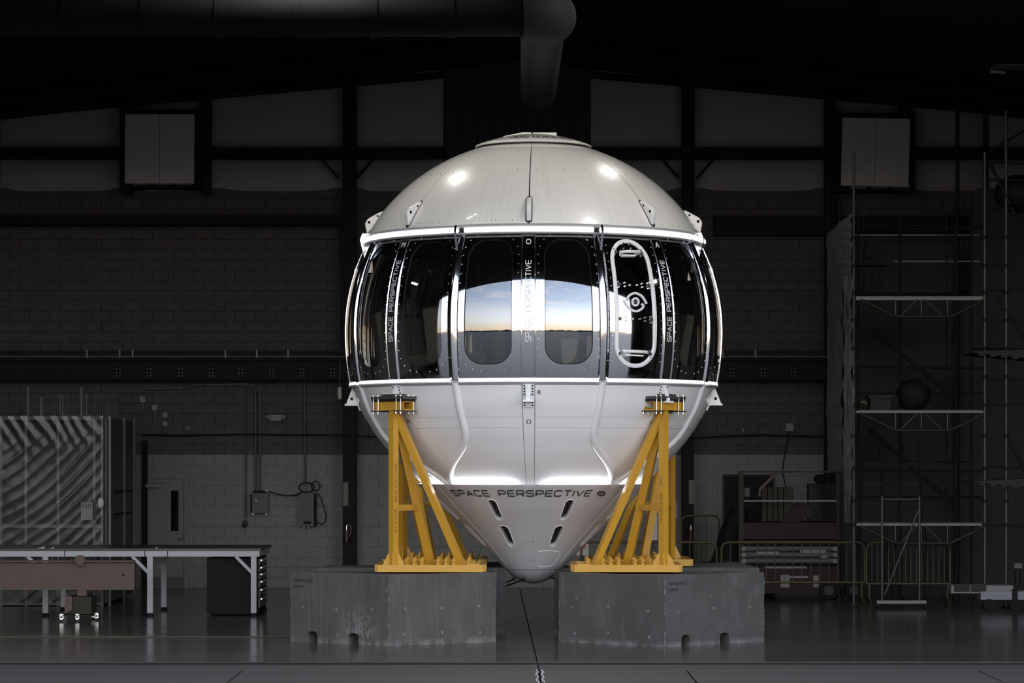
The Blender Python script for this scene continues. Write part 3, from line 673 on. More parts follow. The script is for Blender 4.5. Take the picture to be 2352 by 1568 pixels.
# --- hatch
hc = (31.0, (3.815+5.60)/2); hl = rrect(hc[0], hc[1], 7.1, (5.60-3.815)/2, .31)
ht = CB(disc(MB(), r_band, rrect(hc[0], hc[1], 7.1, (5.60-3.815)/2, .31), -.004), 'hatch', 'chrome')
CB(no_norm(ridge(MB(), r_band, [(a_, z_, -.002) for a_, z_ in rrect(hc[0], hc[1], 6.6, (5.60-3.815)/2-.022, .295)], .029, .016, ((-1, 0), (-.9, .8), (-.5, 1), (.5, 1), (.9, .8), (1, 0)), closed=True)), 'hatch_rim', 'white', ht)
def hp(px, py, off=0): return S(r_band, *hit(r_band, px, py), off)[0]
for (x0, y0, x1, y1, dy) in ((1426, 579, 1467, 580, 7), (1434, 808, 1484, 810, 4)):
    a_, b_ = hp(x0, y0, .0), hp(x1, y1, .0); n = S(r_band, hc[0], 4.7)[1]; tv = (b_-a_).normalized()
    h_ = MB().tube([a_+n*.0, a_+n*.05+tv*.02, a_+n*.075+tv*.05, b_+n*.075-tv*.05, b_+n*.05-tv*.02, b_], .021, 8)
    h_.beam(a_-V((0, 0, .045))+n*.012+tv*.01, b_-V((0, 0, .045))+n*.012-tv*.07, .03, .02)
    CB(h_, 'hatch_handle', 'white', ht)
q = MB()
for x, y in ((1430, 559), (1446, 560), (1433, 569), (1449, 570), (1409, 572), (1412, 584), (1425, 575), (1470, 575), (1473, 587), (1419, 647), (1421, 659), (1435, 649), (1436, 657), (1447, 654), (1464, 654), (1475, 651), (1476, 659), (1488, 650), (1490, 662),
             (1439, 728), (1439, 736), (1453, 732), (1470, 732), (1482, 729), (1482, 737), (1495, 727), (1496, 741), (1422, 804), (1422, 817), (1437, 815), (1478, 817), (1493, 806), (1493, 820)):
    az_, z_ = hit(r_band, x, y); p, n = S(r_band, az_, z_); q.cyl(p-n*.004, p+n*.014, .012, 6)
CB(q, 'hatch_bolts', 'rivet', ht, kind='stuff')
for x, y in ((1414, 578), (1472, 581), (1422, 653), (1489, 656), (1424, 731.5), (1496, 734), (1423, 811), (1493, 813)):
    az_, z_ = hit(r_band, x, y); p, n = S(r_band, az_, z_); CB(MB().cyl(p-n*.004, p+n*.018, .028, 10, .022).cyl(p+n*.018, p+n*.026, .012, 8), 'hatch_latch', 'steel', ht)
q = MB()
for t_ in ([(1445, 690.5), (1441, 684.5), (1449, 676), (1459, 673), (1470, 677), (1478, 684.5), (1485, 697.5)], [(1433, 688.5), (1441, 703), (1452, 712), (1462, 714.2), (1471, 711), (1477.8, 703.4), (1473.5, 697)]):
    s2 = smooth2d(t_[1:-1] if False else t_); decal_line(q, r_band, s2, 5.0, .004)
N = 40; P = []
for rr in (10.1, 5.4): P += [hp(1459.6+rr*.92*cos(2*pi*i/N), 693+rr*sin(2*pi*i/N)*1.05, .004) for i in range(N)]
q.add(P, [(i, (i+1) % N, N+(i+1) % N, N+i) for i in range(N)])
CB(q, 'eye_emblem', 'wink', ht)
CB(MB().cyl(hp(1459.6, 693, -.01), hp(1459.6, 693, .012), .022, 14, .016), 'lens', 'steel', ht)
# --- cabin seen through the glass: floor, seats
cbn = CB(MB().lathe([(.01, 3.70), (2.55, 3.70), (2.56, 3.75)], (KX, KY), 40), 'cabin_floor', 'cabin')
CB(MB().lathe([(2.3, 5.72), (1.4, 5.85), (.01, 5.9)], (KX, KY), 40), 'cabin_ceiling', 'cabin')
CB(MB().cyl((KX, KY, 3.7), (KX, KY, 5.85), .42, 20), 'cabin_core', 'cabin')
for k in range(8):
    a = radians(AZ0+11.5+45*k); c = V((KX+1.85*sin(a), KY-1.85*cos(a), 3.7)); tv = V((cos(a), sin(a), 0)); rv = V((sin(a), -cos(a), 0))
    s_ = MB().prism([(-.30, .15), (.30, .15), (.34, .32), (-.28, .36)], c-tv*.26, rv, V((0, 0, 1)), tv, .52); s_.prism([(.26, .2), (.40, .2), (.52, .95), (.42, .98)], c-tv*.24, rv, V((0, 0, 1)), tv, .48)
    CB(s_, 'seat', 'seat', cbn)
MB().add([S(lambda z: r_band(z)-.14, *hit(r_band, x, y))[0] for x, y in ((1292, 777), (1333, 777), (1328, 815), (1318, 832), (1300, 836), (1293, 825))]+[S(lambda z: r_band(z)-.18, *hit(r_band, x, y))[0] for x, y in ((1292, 777), (1333, 777), (1328, 815), (1318, 832), (1300, 836), (1293, 825))], [(0, 5, 4, 3, 2, 1), (6, 7, 8, 9, 10, 11)]+[(i, (i+1) % 6, 6+(i+1) % 6, 6+i) for i in range(6)]).build('pale_panel', M_['wpanel'], cbn)
# --- lower hull
HZ0, HZ1 = fz(1115, KY-1.6), 3.60
CB(no_norm(MB().lathe([(r_hull(z)-.022, z) for z in [HZ0-.03+(HZ1-HZ0+.03)*i/20 for i in range(21)]], (KX, KY), 72)), 'hull_lining', 'seam')
zA, zB = fz(957, KY-2.45), fz(982, KY-2.38)
for k in range(8):
    a = AZ0+45*k
    CB(patch(MB(), r_hull, a-1.86, a+1.86, HZ0, HZ1, 0, .02, 4, 24), 'hull_strip', 'hull')
    if k in (0, 1, 7):
        q = MB(); zz = fz(968, KY-2.42*cos(radians(a)))
        lettering(q, {0: 'O', 1: 'A', 7: 'M'}[k], lambda u, v: S(r_hull, a-.78+1.56*u, zz-.032+.064*v, .004)[0]); CB(q, 'lettering', 'ink')
    for z0, z1, o_ in ((zA+.002, HZ1, .005), (zB+.0035, zA-.002, .001), (HZ0, zB-.0035, .001)):
        CB(patch(MB(), r_hull, a+2.02, a+42.98, z0, z1, o_, .02, 22, 4 if z1 < HZ1 and z0 > HZ0 else 14), 'hull_panel', 'hull')
    for s_ in (-1, 1):                               # ribs run down and sweep into the strips that carry the stands
        b = a+22.5 if s_ > 0 else a-22.5
    b = a+22.5; tgt = a+45 if k % 2 == 0 else a
    path = []
    for j in range(33):
        z = HZ1+.01+(HZ0-HZ1)*j/32; t = max(0, (3.02-z)/(3.02-HZ0)); t = t*t*(3-2*t)
        path.append((b+(tgt-b)*(t**1.5)*.9, z))
    CB(no_norm(ridge(MB(), r_hull, path, .058, .038)), 'hull_rib', 'hull')
q = MB(); fsz = fz(900, KY-2.6); lettering(q, 'R', lambda u, v: S(r_hull, hit(r_hull, 1235+8*u, 900)[0], fsz-.03+.06*v, .010)[0]); CB(q, 'lettering', 'ink')
# brackets under the light ring
for k in range(8):
    a = AZ0+45*k; br = None
    zt_, zb_ = 3.585, 3.285
    br = CB(patch(MB(), r_hull, a-1.62, a+1.62, zb_-.02, zt_, .022, .03, 4, 8), 'bracket', 'white')
    tv = V((cos(radians(a)), sin(radians(a)), 0)); rv = V((sin(radians(a)), -cos(radians(a)), 0))
    rt = r_hull(zt_-.02); zf = 3.375; rf = r_hull(zf); o_ = V((KX, KY, 0))
    CB(MB().prism([(rt, zt_-.02), (rt+.03, zt_-.02), (2.745, zf), (2.745, zf-.03), (rf-.02, zf-.03)], o_-tv*.03, rv, V((0, 0, 1)), tv, .06), 'bracket_fin', 'white', br)
    CB(MB().prism([(rf-.03, zf-.045), (2.77, zf-.045), (2.77, zf-.018), (rf-.02, zf-.018)], o_-tv*.075, rv, V((0, 0, 1)), tv, .15), 'bracket_foot', 'white', br)
    q = MB(); hp_ = V((KX, KY, 0))+rv*(rf+.095)+V((0, 0, 3.43))
    q.cyl(hp_-tv*.033, hp_+tv*.033, .022, 12)
    for s_ in (-1, 1):
        for z_ in (3.56, 3.52, 3.48, 3.44, 3.335, 3.295): p, n = S(r_hull, a+s_*1.25, z_, .022); q.cyl(p-n*.004, p+n*.004, .0125, 8)
    CB(q, 'bracket_bolts', 'black', br, kind='stuff')
# --- glow strips tucked behind the cone rim, cone
CZ1 = fz(1113, KY-1.7); CZ0 = fz(1340, KY)+.002
for k in range(4):
    for s_ in (-1, 1):
        a0, a1 = AZ0+90*k+s_*8, AZ0+90*k+s_*41
        CB(MB().tube([(KX+1.655*sin(radians(a0+(a1-a0)*i/14)), KY-1.655*cos(radians(a0+(a1-a0)*i/14)), CZ1-.018) for i in range(15)], .011, 8), 'light_strip', 'led2')
cz_s = fz(1308, KY-.4)
CB(no_norm(MB().lathe([(r_cone(z)-.09, z) for z in [cz_s+(CZ1-cz_s)*i/10 for i in range(11)]], (KX, KY), 48)), 'cone_lining', 'seam')
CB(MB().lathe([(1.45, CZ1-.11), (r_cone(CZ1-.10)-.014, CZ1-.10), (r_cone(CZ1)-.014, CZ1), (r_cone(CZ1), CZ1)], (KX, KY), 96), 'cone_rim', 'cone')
zm = fz(1200, KY-1.05)
slot_rows = ((zm, CZ1, 1147, 1195), (cz_s, zm, 1206, 1255))
for k in range(8):
    a = AZ0+22.5+45*k; lo, hi = a-22.47, a+22.47; e = 1.0
    for z0, z1, y0, y1 in slot_rows:
        rr = r_cone((z0+z1)/2); D_ = KY-rr*.93
        sz0, sz1 = fz(y1, D_), fz(y0, D_); cz = (sz0+sz1)/2; rl = r_cone(cz)
        hole = rrect(a, cz, math.degrees(.062/rl), (sz1-sz0)/2, .056, rl=rl)
        # the slot leans along the cone, so it narrows in angle with height
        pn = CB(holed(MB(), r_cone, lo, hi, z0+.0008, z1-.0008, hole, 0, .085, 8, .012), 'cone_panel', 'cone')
        CB(no_norm(ridge(MB(), r_cone, hole, .007, .005, closed=True)), 'slot_lip', 'white', pn)
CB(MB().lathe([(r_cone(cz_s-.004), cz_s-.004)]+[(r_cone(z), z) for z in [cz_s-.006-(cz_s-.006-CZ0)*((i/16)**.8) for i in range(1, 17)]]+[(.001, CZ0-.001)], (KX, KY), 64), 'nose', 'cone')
zt0, zt1 = fz(1138.5, KY-1.55), fz(1126, KY-1.6)
aL, aR = hit(r_cone, 1040, 1132)[0], hit(r_cone, 1357, 1132)[0]
rc_ = r_cone((zt0+zt1)/2)
for wd_ in (0, 1): q = MB(); wide_text(q, 'SPACE PERSPECTIVE', radians(aR-aL)*rc_, zt1-zt0, .0155, lambda x, y: S(r_cone, aL+math.degrees(x/rc_), zt0+y, .006)[0], .34, .8, wd_); CB(q, 'lettering', 'ink')
q = MB()
for sgn in (1, -1):
    decal_line(q, r_cone, smooth2d([(1381+sgn*x, 1132.5+sgn*y) for x, y in ((-9, 2), (-6, -3.5), (0, -5), (5, -4), (9.5, 1))]), 2.4, .006)
N = 20; P = []
for rr in (4.6, 2.6): P += [S(r_cone, *hit(r_cone, 1381+rr*cos(2*pi*i/N), 1132.5+.62*rr*sin(2*pi*i/N)), .006)[0] for i in range(N)]
q.add(P, [(i, (i+1) % N, N+(i+1) % N, N+i) for i in range(N)]); CB(q, 'eye_emblem', 'ink')
q = MB()
for a in (AZ0-52.8, AZ0+52.8): ridge(q, r_cone, [(a, 1.0+(CZ1-.03-1.0)*j/16) for j in range(17)], .005, .003)
CB(no_norm(q), 'cone_seam', 'hull')
q = MB(); lp = smooth2d([(1236, 1266), (1256, 1264.5), (1280, 1266), (1287, 1270), (1275, 1291), (1266, 1299), (1250, 1301), (1234, 1299)], 4)
ridge(q, r_cone, [(*hit(r_cone, *p),) for p in lp], .005, .004); CB(no_norm(q), 'access_panel_edge', 'hull')
q = MB()
for x, y in ((1213, 1243), (1223, 1243), (1213, 1286), (1223, 1286), (1200, 1321), (1248, 1321)):
    p, n = S(r_cone, *hit(r_cone, x, y)); q.cyl(p-n*.002, p+n*.003, .008, 6)
CB(q, 'cone_screws', 'steel', kind='stuff')
for (x0, y0, x1, y1, dY) in ((1201, 1331, 1141, 1353, .2), (1180, 1330, 1140, 1346, .55), (1266, 1326, 1288, 1334, .2)):
    a_ = at(x0, y0, KY-.25); CB(MB().cyl(a_, at(x1, y1, KY+dY), .012, 6).cyl(a_-V((.02, 0, 0)), a_+V((.03, 0, .01)), .022, 8), 'tether', 'black')
# ---------------------------------------------------------------- concrete counterweight pads
BT = .968
M_['plug'] = mat('pale_tie_plug', (.20, .195, .19), .9)
def pad(poly, ztop, mt, label, texts, pockets, drop=.06):
    t = thing('concrete_block', label, 'concrete block', (sum(p[0] for p in poly)/len(poly), sum(p[1] for p in poly)/len(poly), 0), 'concrete counterweight blocks')
    q = MB(); n = len(poly); o = .012                  # small chamfer round the top
    c = V((sum(p[0] for p in poly)/n, sum(p[1] for p in poly)/n))
    ins = [tuple(V(p)+(c-V(p)).normalized()*o*1.4) for p in poly]
    zb_ = [ztop if i < 3 else ztop-drop for i in range(n)]   # the cast top falls a little toward the back
    vs_ = [(p[0], p[1], z-o) for p, z in zip(poly, zb_)]+[(p[0], p[1], z) for p, z in zip(ins, zb_)]
    q.add(vs_, [(i, (i+1) % n, n+(i+1) % n, n+i) for i in range(n)]+[tuple(range(n, 2*n))])
    for i in range(n):
        a, b = V((*poly[i], 0)), V((*poly[(i+1) % n], 0)); L_ = (b-a).length; ex = (b-a)/L_; nn = V((ex.y, -ex.x, 0)); ez = V((0, 0, 1))
        pk = pockets.get(i, [])
        def P(u, z, d=0): return a+ex*u+ez*z-nn*d
        xs_ = [0]+[e for p in pk for e in (p[0], p[1])]+[L_]
        for j in range(len(xs_)-1):
            u0, u1 = xs_[j], xs_[j+1]; z0 = 0
            if j % 2 == 1:                            # fork pocket: arched recess
                z0 = .165; m_ = 8; arc = [(u0+(u1-u0)*(.5-.5*cos(pi*k/m_)), .105+.05*sin(pi*k/m_)) for k in range(m_+1)]
                q.add([P(*p) for p in arc]+[P(u1, z0), P(u0, z0)], [tuple(reversed(range(m_+3)))])
                out = [(u0, 0)]+arc+[(u1, 0)]
                for k in range(len(out)-1): q.add([P(*out[k]), P(*out[k+1]), P(*out[k+1], .55), P(*out[k], .55)], [(0, 1, 2, 3)])
                q.add([P(*p, .55) for p in out], [tuple(range(len(out)))])
            zz = lambda u: (zb_[i]+(zb_[(i+1) % n]-zb_[i])*u/L_)-o
            q.add([P(u0, z0), P(u1, z0), P(u1, zz(u1)), P(u0, zz(u0))], [(0, 1, 2, 3)])
    q.build('block_body', M_[mt], t, origin=(t.location.x, t.location.y, 0))
    for i, u0, lines in texts:
        a, b = V((*poly[i], 0)), V((*poly[(i+1) % n], 0)); ex = (b-a).normalized(); nn = V((ex.y, -ex.x, 0)); m = MB()
        for k, (s_, wd) in enumerate(lines):
            lettering(m, s_, lambda u, v: a+ex*(u0+wd*u)+V((0, 0, ztop-.135-.085*k+.045*v))+nn*.003)
        m.build('stencil', M_['ink'], t)
    q = MB()                                          # chipped pale arrises at the corners
    for i, ext in ((0, 1), (1, 1), (2, 1)):
        p_ = V((*poly[i], 0)); d = (p_-V((c.x, c.y, 0))).normalized(); e_ = V((-d.y, d.x, 0)); z = .02
        while z < ztop-.06:
            h_ = random.uniform(.02, .09); w2 = random.uniform(.004, .010 if i == 1 else .007)
            if random.random() < .7: q.add([p_+d*.002-e_*w2-d*w2*.35+V((0, 0, z)), p_+d*.004+V((0, 0, z)), p_+d*.004+V((0, 0, z+h_)), p_+d*.002-e_*w2*.6-d*w2*.3+V((0, 0, z+h_)), p_+d*.002+e_*w2-d*w2*.35+V((0, 0, z)), p_+d*.002+e_*w2*.6-d*w2*.3+V((0, 0, z+h_))], [(0, 1, 2, 3), (1, 4, 5, 2)])
            z += h_+random.uniform(0, .05)
    if texts: q.build('chipped_edge', M_['plug'], t, kind='stuff')
    for i in (0, 1):                                  # plugged form-tie holes
        a, b = V((*poly[i], 0)), V((*poly[(i+1) % n], 0)); L_ = (b-a).length; ex = (b-a)/L_; nn = V((ex.y, -ex.x, 0))
        for u in (.14, .48, .84):
            for z in ((.50, .14) if i != (list(pockets) or [9])[0] else (.48,)):
                c_ = a+ex*(L_*u+random.uniform(-.03, .03))+V((0, 0, z+random.uniform(-.02, .02))); MB().cyl(c_-nn*.01, c_+nn*.003, .014+.006*random.random(), 8).build('tie_plug', M_['plug'], t) if texts else None
    return t
def fl_(px, py):                                      # floor point under a pixel
    Y = H*F/(py-HY); return (fx(px, Y), Y)
# corner order: west, front corner, east, back (counter-clockwise from above)
LW, LC, LE = (fx(668, 39.55), 39.55), fl_(893, 1483), (fx(1139, 39.45), 39.45)
RW, RC, RE = (fx(1284, 39.45), 39.45), fl_(1527, 1486), (fx(1755, 39.5), 39.5)
TX = [('4 UNITS MAX PAYLOAD', .33), ('14,000 LBS', .18)]
pad([LW, LC, LE, (-.25, 41.2), (-2.85, 41.2)], BT, 'conc', 'front concrete block under the yellow stand marked with its weight', [(0, .06, TX)], {0: [(.30, .48), (1.02, 1.21)]})
pad([RW, RC, RE, (3.25, 41.2), (.67, 41.2)], BT, 'conc2', 'front concrete block under the yellow stand marked with its part number', [(1, .07, TX)], {1: [(.31, .47), (1.04, 1.22)]})
pad([(-2.84, 41.42), (-.09, 41.42), (-.2, 43.9), (-1.6, 44.2), (-2.9, 43.9)], .955, 'conc', 'rear concrete block behind the front block whose pockets are chipped white', [], {})
pad([(.62, 41.42), (3.62, 41.42), (3.5, 43.9), (2.3, 44.2), (.75, 43.9)], .955, 'conc2', 'rear concrete block between the yellow barriers and the cleaner front block', [], {})
# ---------------------------------------------------------------- yellow stands
bolt_me = None
def stand(X, Y, sx_, sy_, zb, label, text=None, tface=0):
    global bolt_me
    t = thing('support_stand', label, 'stand', (X, Y, zb), 'yellow stands round the capsule')
    def P(u, w_, z): return V((X+sx_*u, Y+sy_*w_, z))
    def B(m, nm, mt='yellow', par=None, **k): return m.build(nm, M_[mt] if isinstance(mt, str) else mt, par or t, **k)
    zt = zb+.10; lo, hi, wl, wh = -.215, 1.255, -.14, 1.30
    for a, b, nm in (((lo, wl), (hi, wl), 0), ((lo, wh), (hi, wh), 0), ((lo, wl), (lo, wh), 1), ((hi, wl), (hi, wh), 1)):
        d = .045
        if nm == 0: B(MB().bb(P(a[0], a[1]-d, zb), P(b[0], b[1]+d, zt)), 'base_bar')
        else: B(MB().bb(P(a[0]-d*.98, a[1]+d, zb+.001), P(b[0]+d*.98, b[1]-d, zt-.001)), 'base_bar')
    B(MB().bb(P(lo+.02, wl+.02, zb+.03), P(hi-.02, wh-.02, zb+.062)), 'base_plate')
    B(MB().bb(P(hi-.19, wl-.04, zt), P(hi-.05, wl+.05, zt+.012)), 'pad_plate')
    zP = zb+.062; top = 3.225
    pm = MB().beam(P(0, 0, zP), P(0, 0, top), .098, .098, side=(1, 1, 0)); B(pm, 'post')
    for ang in (0, 90, 180, 270):                     # gussets at the foot of the post
        d = V((cos(radians(ang)), sin(radians(ang)), 0)); o = P(0, 0, zP); s_ = d.cross(V((0, 0, 1)))
        B(MB().prism([(.06, 0), (.17, 0), (.075, .19), (.06, .19)], o-s_*.008, d, V((0, 0, 1)), s_, .016), 'gusset')
    D1, D2 = (.955, .43), (.47, .95)
    for e, wd_ in ((D1, .094), (D2, .112)):
        a = P(.045*e[0], .045*e[1], top-.05); b = P(e[0], e[1], zP)
        B(MB().beam(a, b, wd_, wd_, side=V((-(b-a).y, (b-a).x, 0)).normalized(), roll=pi/4), 'diagonal_brace')
    zc_ = 1.86; f_ = (top-.05-zc_)/(top-.05-zP)
    B(MB().beam(P(.03, .06, zc_), P(D2[0]*f_, D2[1]*f_, zc_), .08, .085), 'cross_bar')
    B(MB().beam(P(.02, .02, zc_+.0), P(D1[0]*f_, D1[1]*f_, zc_), .08, .085), 'cross_bar') if sy_ < 0 else None
    if bolt_me is None:
        bm = MB().cyl((0, 0, 0), (0, 0, .014), .042, 12).cyl((0, 0, .014), (0, 0, .05), .034, 6).cyl((0, 0, .05), (0, 0, .12), .017, 8).cyl((0, 0, .075), (0, 0, .10), .030, 6)
        bolt_me = bm.mesh('anchor_bolt', (0, 0, 0)); bolt_me.materials.append(M_['yellow'])
    for w_ in (.16, .38, .78, 1.08):
        for u in (.17, .28, .39, .62, .73, .84, 1.05):
            if min(math.hypot(u-D1[0], w_-D1[1]), math.hypot(u-D2[0], w_-D2[1])) < .13 or u < .15: continue
            link('anchor_bolt', bolt_me, t, P(u, w_, zP))
    # head: open rectangular tube turned square to the capsule, clamped between plates
    rv = V((-sx_, -sy_, 0)).normalized(); tv = V((sx_, -sy_, 0)).normalized(); up_ = V((0, 0, 1)); c = P(0, 0, 0)
    z0, z1 = 3.228, 3.350; hl, hw = .30, .095; th = .013
    if sx_*sy_ < 0 or True: pass
    q = MB(); R = Matrix((tv, rv, up_)).transposed()
    q.box(c+V((0, 0, z0+th/2)), (2*hl, 2*hw, th), R).box(c+V((0, 0, z1-th/2)), (2*hl, 2*hw, th), R)
    for s_ in (-1, 1): q.box(c+rv*s_*(hw-th/2)+V((0, 0, (z0+z1)/2)), (2*hl, th, z1-z0-2*th+.001), R)
    B(q, 'head_tube')
    B(MB().box(c+V((0, 0, 3.366)), (2*hl+.04, 2*hw+.05, .032), R), 'rubber_pad', 'black')
    B(MB().box(c+V((0, 0, 3.402)), (2*hl+.06, 2*hw+.07, .040), R), 'clamp_plate', 'steel')
    B(MB().box(c-tv*.03*0+V((0, 0, 3.438)), (hl*1.05, 2*hw+.0, .032), R), 'shim_plate', 'steel')
    for s_ in (-1, 1):
        B(MB().box(c+tv*s_*(hl-.06)+V((0, 0, z0-.014)), (.16, 2*hw+.10, .016), R), 'lower_plate', 'steel')
        for u in (hl-.02, hl-.115):
            for r2 in (-1, 1):
                p = c+tv*s_*u+rv*r2*(hw+.028)
                B(MB().cyl(p+up_*(z0-.055), p+up_*3.435, .0085, 8).cyl(p+up_*(z0-.045), p+up_*(z0-.022), .017, 6).cyl(p+up_*3.422, p+up_*3.440, .017, 6), 'clamp_rod', 'zinc')
    q = MB()
    for i in range(6): p = c+tv*(-.14+.055*i)+rv*.07; q.cyl(p+up_*3.452, p+up_*3.462, .011, 6)
    B(q, 'shim_bolts', 'zinc', kind='stuff')
    if text:
        n = V((tface, -1, 0)).normalized(); ex = V((0, 0, 1)); hx = up_.cross(n)   # reads upward
        for s_, za, zb_ in text:
            m = MB(); lettering(m, s_, lambda u, v: c+n*.0505+ex*(za+(zb_-za)*u)-hx*(-.02+.045*v), 1.05)
            m.build('stencil', M_['ink'], t)
    return t
PF, PR = 39.68, 43.42
stand(fx(904, PF), PF, 1, 1, BT, 'yellow steel stand stencilled with its weight and dimensions', [('WT 13,700 LBS', fz(1222, PF), fz(1168, PF)), ('DIM 68" X 73" X 116.39"', fz(1152, PF), fz(1062, PF))], 1)
stand(fx(1524, PF), PF, -1, 1, BT, 'yellow steel stand stencilled with its part number and unit number', [('P/N A-DEV-M-5020', fz(1199, PF), fz(1132, PF)), ('UNIT 1', fz(1115, PF), fz(1093, PF))], -1)
stand(fx(926, PR), PR, 1, -1, .955, 'yellow steel stand behind the one stencilled with weight and dimensions')
stand(fx(1541, PR), PR, -1, -1, .955, 'yellow steel stand behind the one stencilled with a part number')
q = MB(); q.tube([at(1106, 1258, KY-.7), at(1102, 1268, KY-.7), at(1094, 1292, KY-.6), at(1088, 1300, KY-.5)], .011, 6)
q.build('green_cord', mat('green_cord', (.01, .07, .03), .5), label='thin green cord hanging from the white cone to a yellow stand', cat='cord')
# ---------------------------------------------------------------- things on and before the back wall
def one(m, name, mt, label, cat, group=None): return m.build(name, M_[mt] if isinstance(mt, str) else mt, label=label, cat=cat, group=group)
WF = WY-.0                                            # face of the blockwork
def wbox(m, x0, y0, x1, y1, d, Y=None, back=0.0):
    Y = WY if Y is None else Y
    return m.bb((fx(x0, Y), Y-d, fz(y1, Y)), (fx(x1, Y), Y-back, fz(y0, Y)))
# ducts under the roof
YD = 38.6
t = thing('air_duct', 'wide grey air duct running under the roof to an elbow, with drop toward the wall', 'duct', (fx(1245, YD), YD, fz(30, YD)))
def dz(py): return fz(py, YD)
segs = [-200, -17, 155, 335, 505, 685, 860, 1035, 1200]
for a, b in zip(segs[:-1], segs[1:]):
    MB().cyl((fx(a, YD), YD, dz(38)), (fx(b, YD), YD, dz(38)), .275, 24).build('duct_section', M_['duct'], t)
    MB().cyl((fx(a-9, YD), YD, dz(38)), (fx(a+9, YD), YD, dz(38)), .292, 24).build('duct_collar', M_['duct'], t)
el = []
for i in range(13):
    a = pi/2*i/12; el.append((fx(1200, YD)+.36*sin(a), YD+.36*(1-cos(a)), dz(30)))
MB().tube(el, .385, 24).build('duct_elbow', M_['duct2'], t)
MB().cyl((fx(1249, 39), 38.95, fz(42, 38.95)), (fx(1236, 46.3), 46.3, fz(213, 46.3)), .315, 28, .290).ball((fx(1236, 46.3), 46.3, fz(213, 46.3)), .290, 20, 10).build('duct_drop', M_['duct2'], t)
for px in (160, 500, 850, 1120): MB().cyl((fx(px, YD), YD, dz(20)), (fx(px, YD), YD, roofz(fx(px, YD))), .012, 6).build('hanger', M_['frame'], t)
# louvre boxes with pale square covers
for px0, px1, py0, py1, sh, lab in ((287, 447, 262, 421, 20, 'pale square cover on a louvre box high on the wall beside the duct side'), (1932, 2088, 270, 429, -24, 'pale square cover on a louvre box high on the wall above the scaffold')):
    Yf = WY-.9
    t = thing('vent_box', lab.replace('pale square cover on a louvre box', 'louvre box with pale square cover') if sh > 0 else 'louvre box with tilted pale cover high above the scaffold', 'vent', (fx((px0+px1)/2, WY), WY, fz(py1, WY)))
    if sh > 0: t['label'] = 'louvre box with level pale cover high on the wall above the plastic-wrapped crate'
    x0, x1 = (px0-2, px1+22) if sh > 0 else (px0-20, px1+4)
    wbox(MB(), x0, py0-2, x1, py1+16, .62).build('louvre_frame', M_['frame'], t)
    tilt = 0 if sh > 0 else 3
    P = [at(px0+tilt, py0, Yf), at(px1+tilt, py0+tilt, Yf), at(px1-1, py1, Yf), at(px0-1, py1-tilt, Yf)]
    xm = (px0+px1)/2
    for a, b in ((0, .5), (.5, 1)):
        q = MB(); e = .004
        A = P[0].lerp(P[1], a)+V((e, 0, 0)); B_ = P[0].lerp(P[1], b)-V((e, 0, 0)); C_ = P[3].lerp(P[2], b)-V((e, 0, 0)); D_ = P[3].lerp(P[2], a)+V((e, 0, 0))
        d = V((0, .05, 0)); q.add([A, B_, C_, D_, A+d, B_+d, C_+d, D_+d], [(0, 3, 2, 1), (4, 5, 6, 7), (0, 1, 5, 4), (1, 2, 6, 5), (2, 3, 7, 6), (3, 0, 4, 7)])
        q.build('cover_panel', mat('pale_cover_board', (.42, .42, .41), .6, var=.08) if a == 0 else bpy.data.materials['pale_cover_board'], t)
    q = MB()
    for k in range(4):
        f_ = (k+.5)/4
        for e in (.02, .98): p = P[0].lerp(P[1], e).lerp(P[3].lerp(P[2], e), f_); q.cyl(p-V((0, .006, 0)), p+V((0, .01, 0)), .012, 6)
    q.build('cover_screws', M_['frame'], t, kind='stuff')
    for k in range(3): wbox(MB(), x0+30+k*48, py1+3, x0+70+k*48, py1+11, .66).build('louvre_blade', M_['lgrey'], t)
    for s_ in (.15, .85):
        p = P[0].lerp(P[1], s_); MB().cyl(p+V((0, .04, -.1)), (p.x, WY-.5, p.z-.1), .015, 6).build('stay', M_['frame'], t)
# door with a slot window
d = MB(); x0, x1 = fx(338, WY), fx(421, WY)
d = wbox(MB(), 336, 1100, 421, 1351, .02).build('door_1', M_['paint_wall'], kind='structure')
for a in ((424, 1099.2, 434, 1351), (300, 1089, 434, 1099)): wbox(MB(), *a, .05).build('door_frame', M_['paint_wall'], d)
wbox(MB(), 391, 1124, 413, 1221, .025).build('window_frame', M_['lgrey'], d)
wbox(MB(), 393, 1126, 411, 1219, .028).build('pane', mixmat('dark_pane', [(.8, 'd', (.01, .01, .01), 0), (.2, 'g', (.5, .5, .5), .05)]), d)
wbox(MB(), 336, 1325, 424, 1351, .028).build('kick_plate', M_['grey'], d)
MB().bb((fx(352, WY), WY-.07, fz(1108, WY)), (fx(393, WY), WY-.02, fz(1102, WY))).bb((fx(336, WY), WY-.12, fz(1119, WY)), (fx(372, WY), WY-.03, fz(1112, WY))).build('door_closer', M_['lgrey'], d)
MB().cyl(at(420, 1236, WY-.02), at(420, 1236, WY-.09), .02, 8).cyl(at(420, 1236, WY-.08), at(408, 1239, WY-.08), .014, 6).build('door_handle', M_['grey'], d)
# dark service door behind the trailer
d = wbox(MB(), 1663, 1094, 1775, 1351, .02).build('door_2', M_['frame'], kind='structure')
for a in ((1660, 1089, 1779, 1095), (1660, 1095.2, 1665, 1351), (1774, 1095.2, 1779, 1351)): wbox(MB(), *a, .06).build('door_frame', M_['dark_panel'], d)
# tall pipe chase beside the door, thin dark
one(MB().cyl(at(330, 1350, WY-.12), at(330, 1012, WY-.12), .035, 8).cyl(at(337, 1350, WY-.1), at(337, 1010, WY-.1), .02, 8), 'downpipe', 'frame', 'dark pair of downpipes beside the pale door', 'pipe')
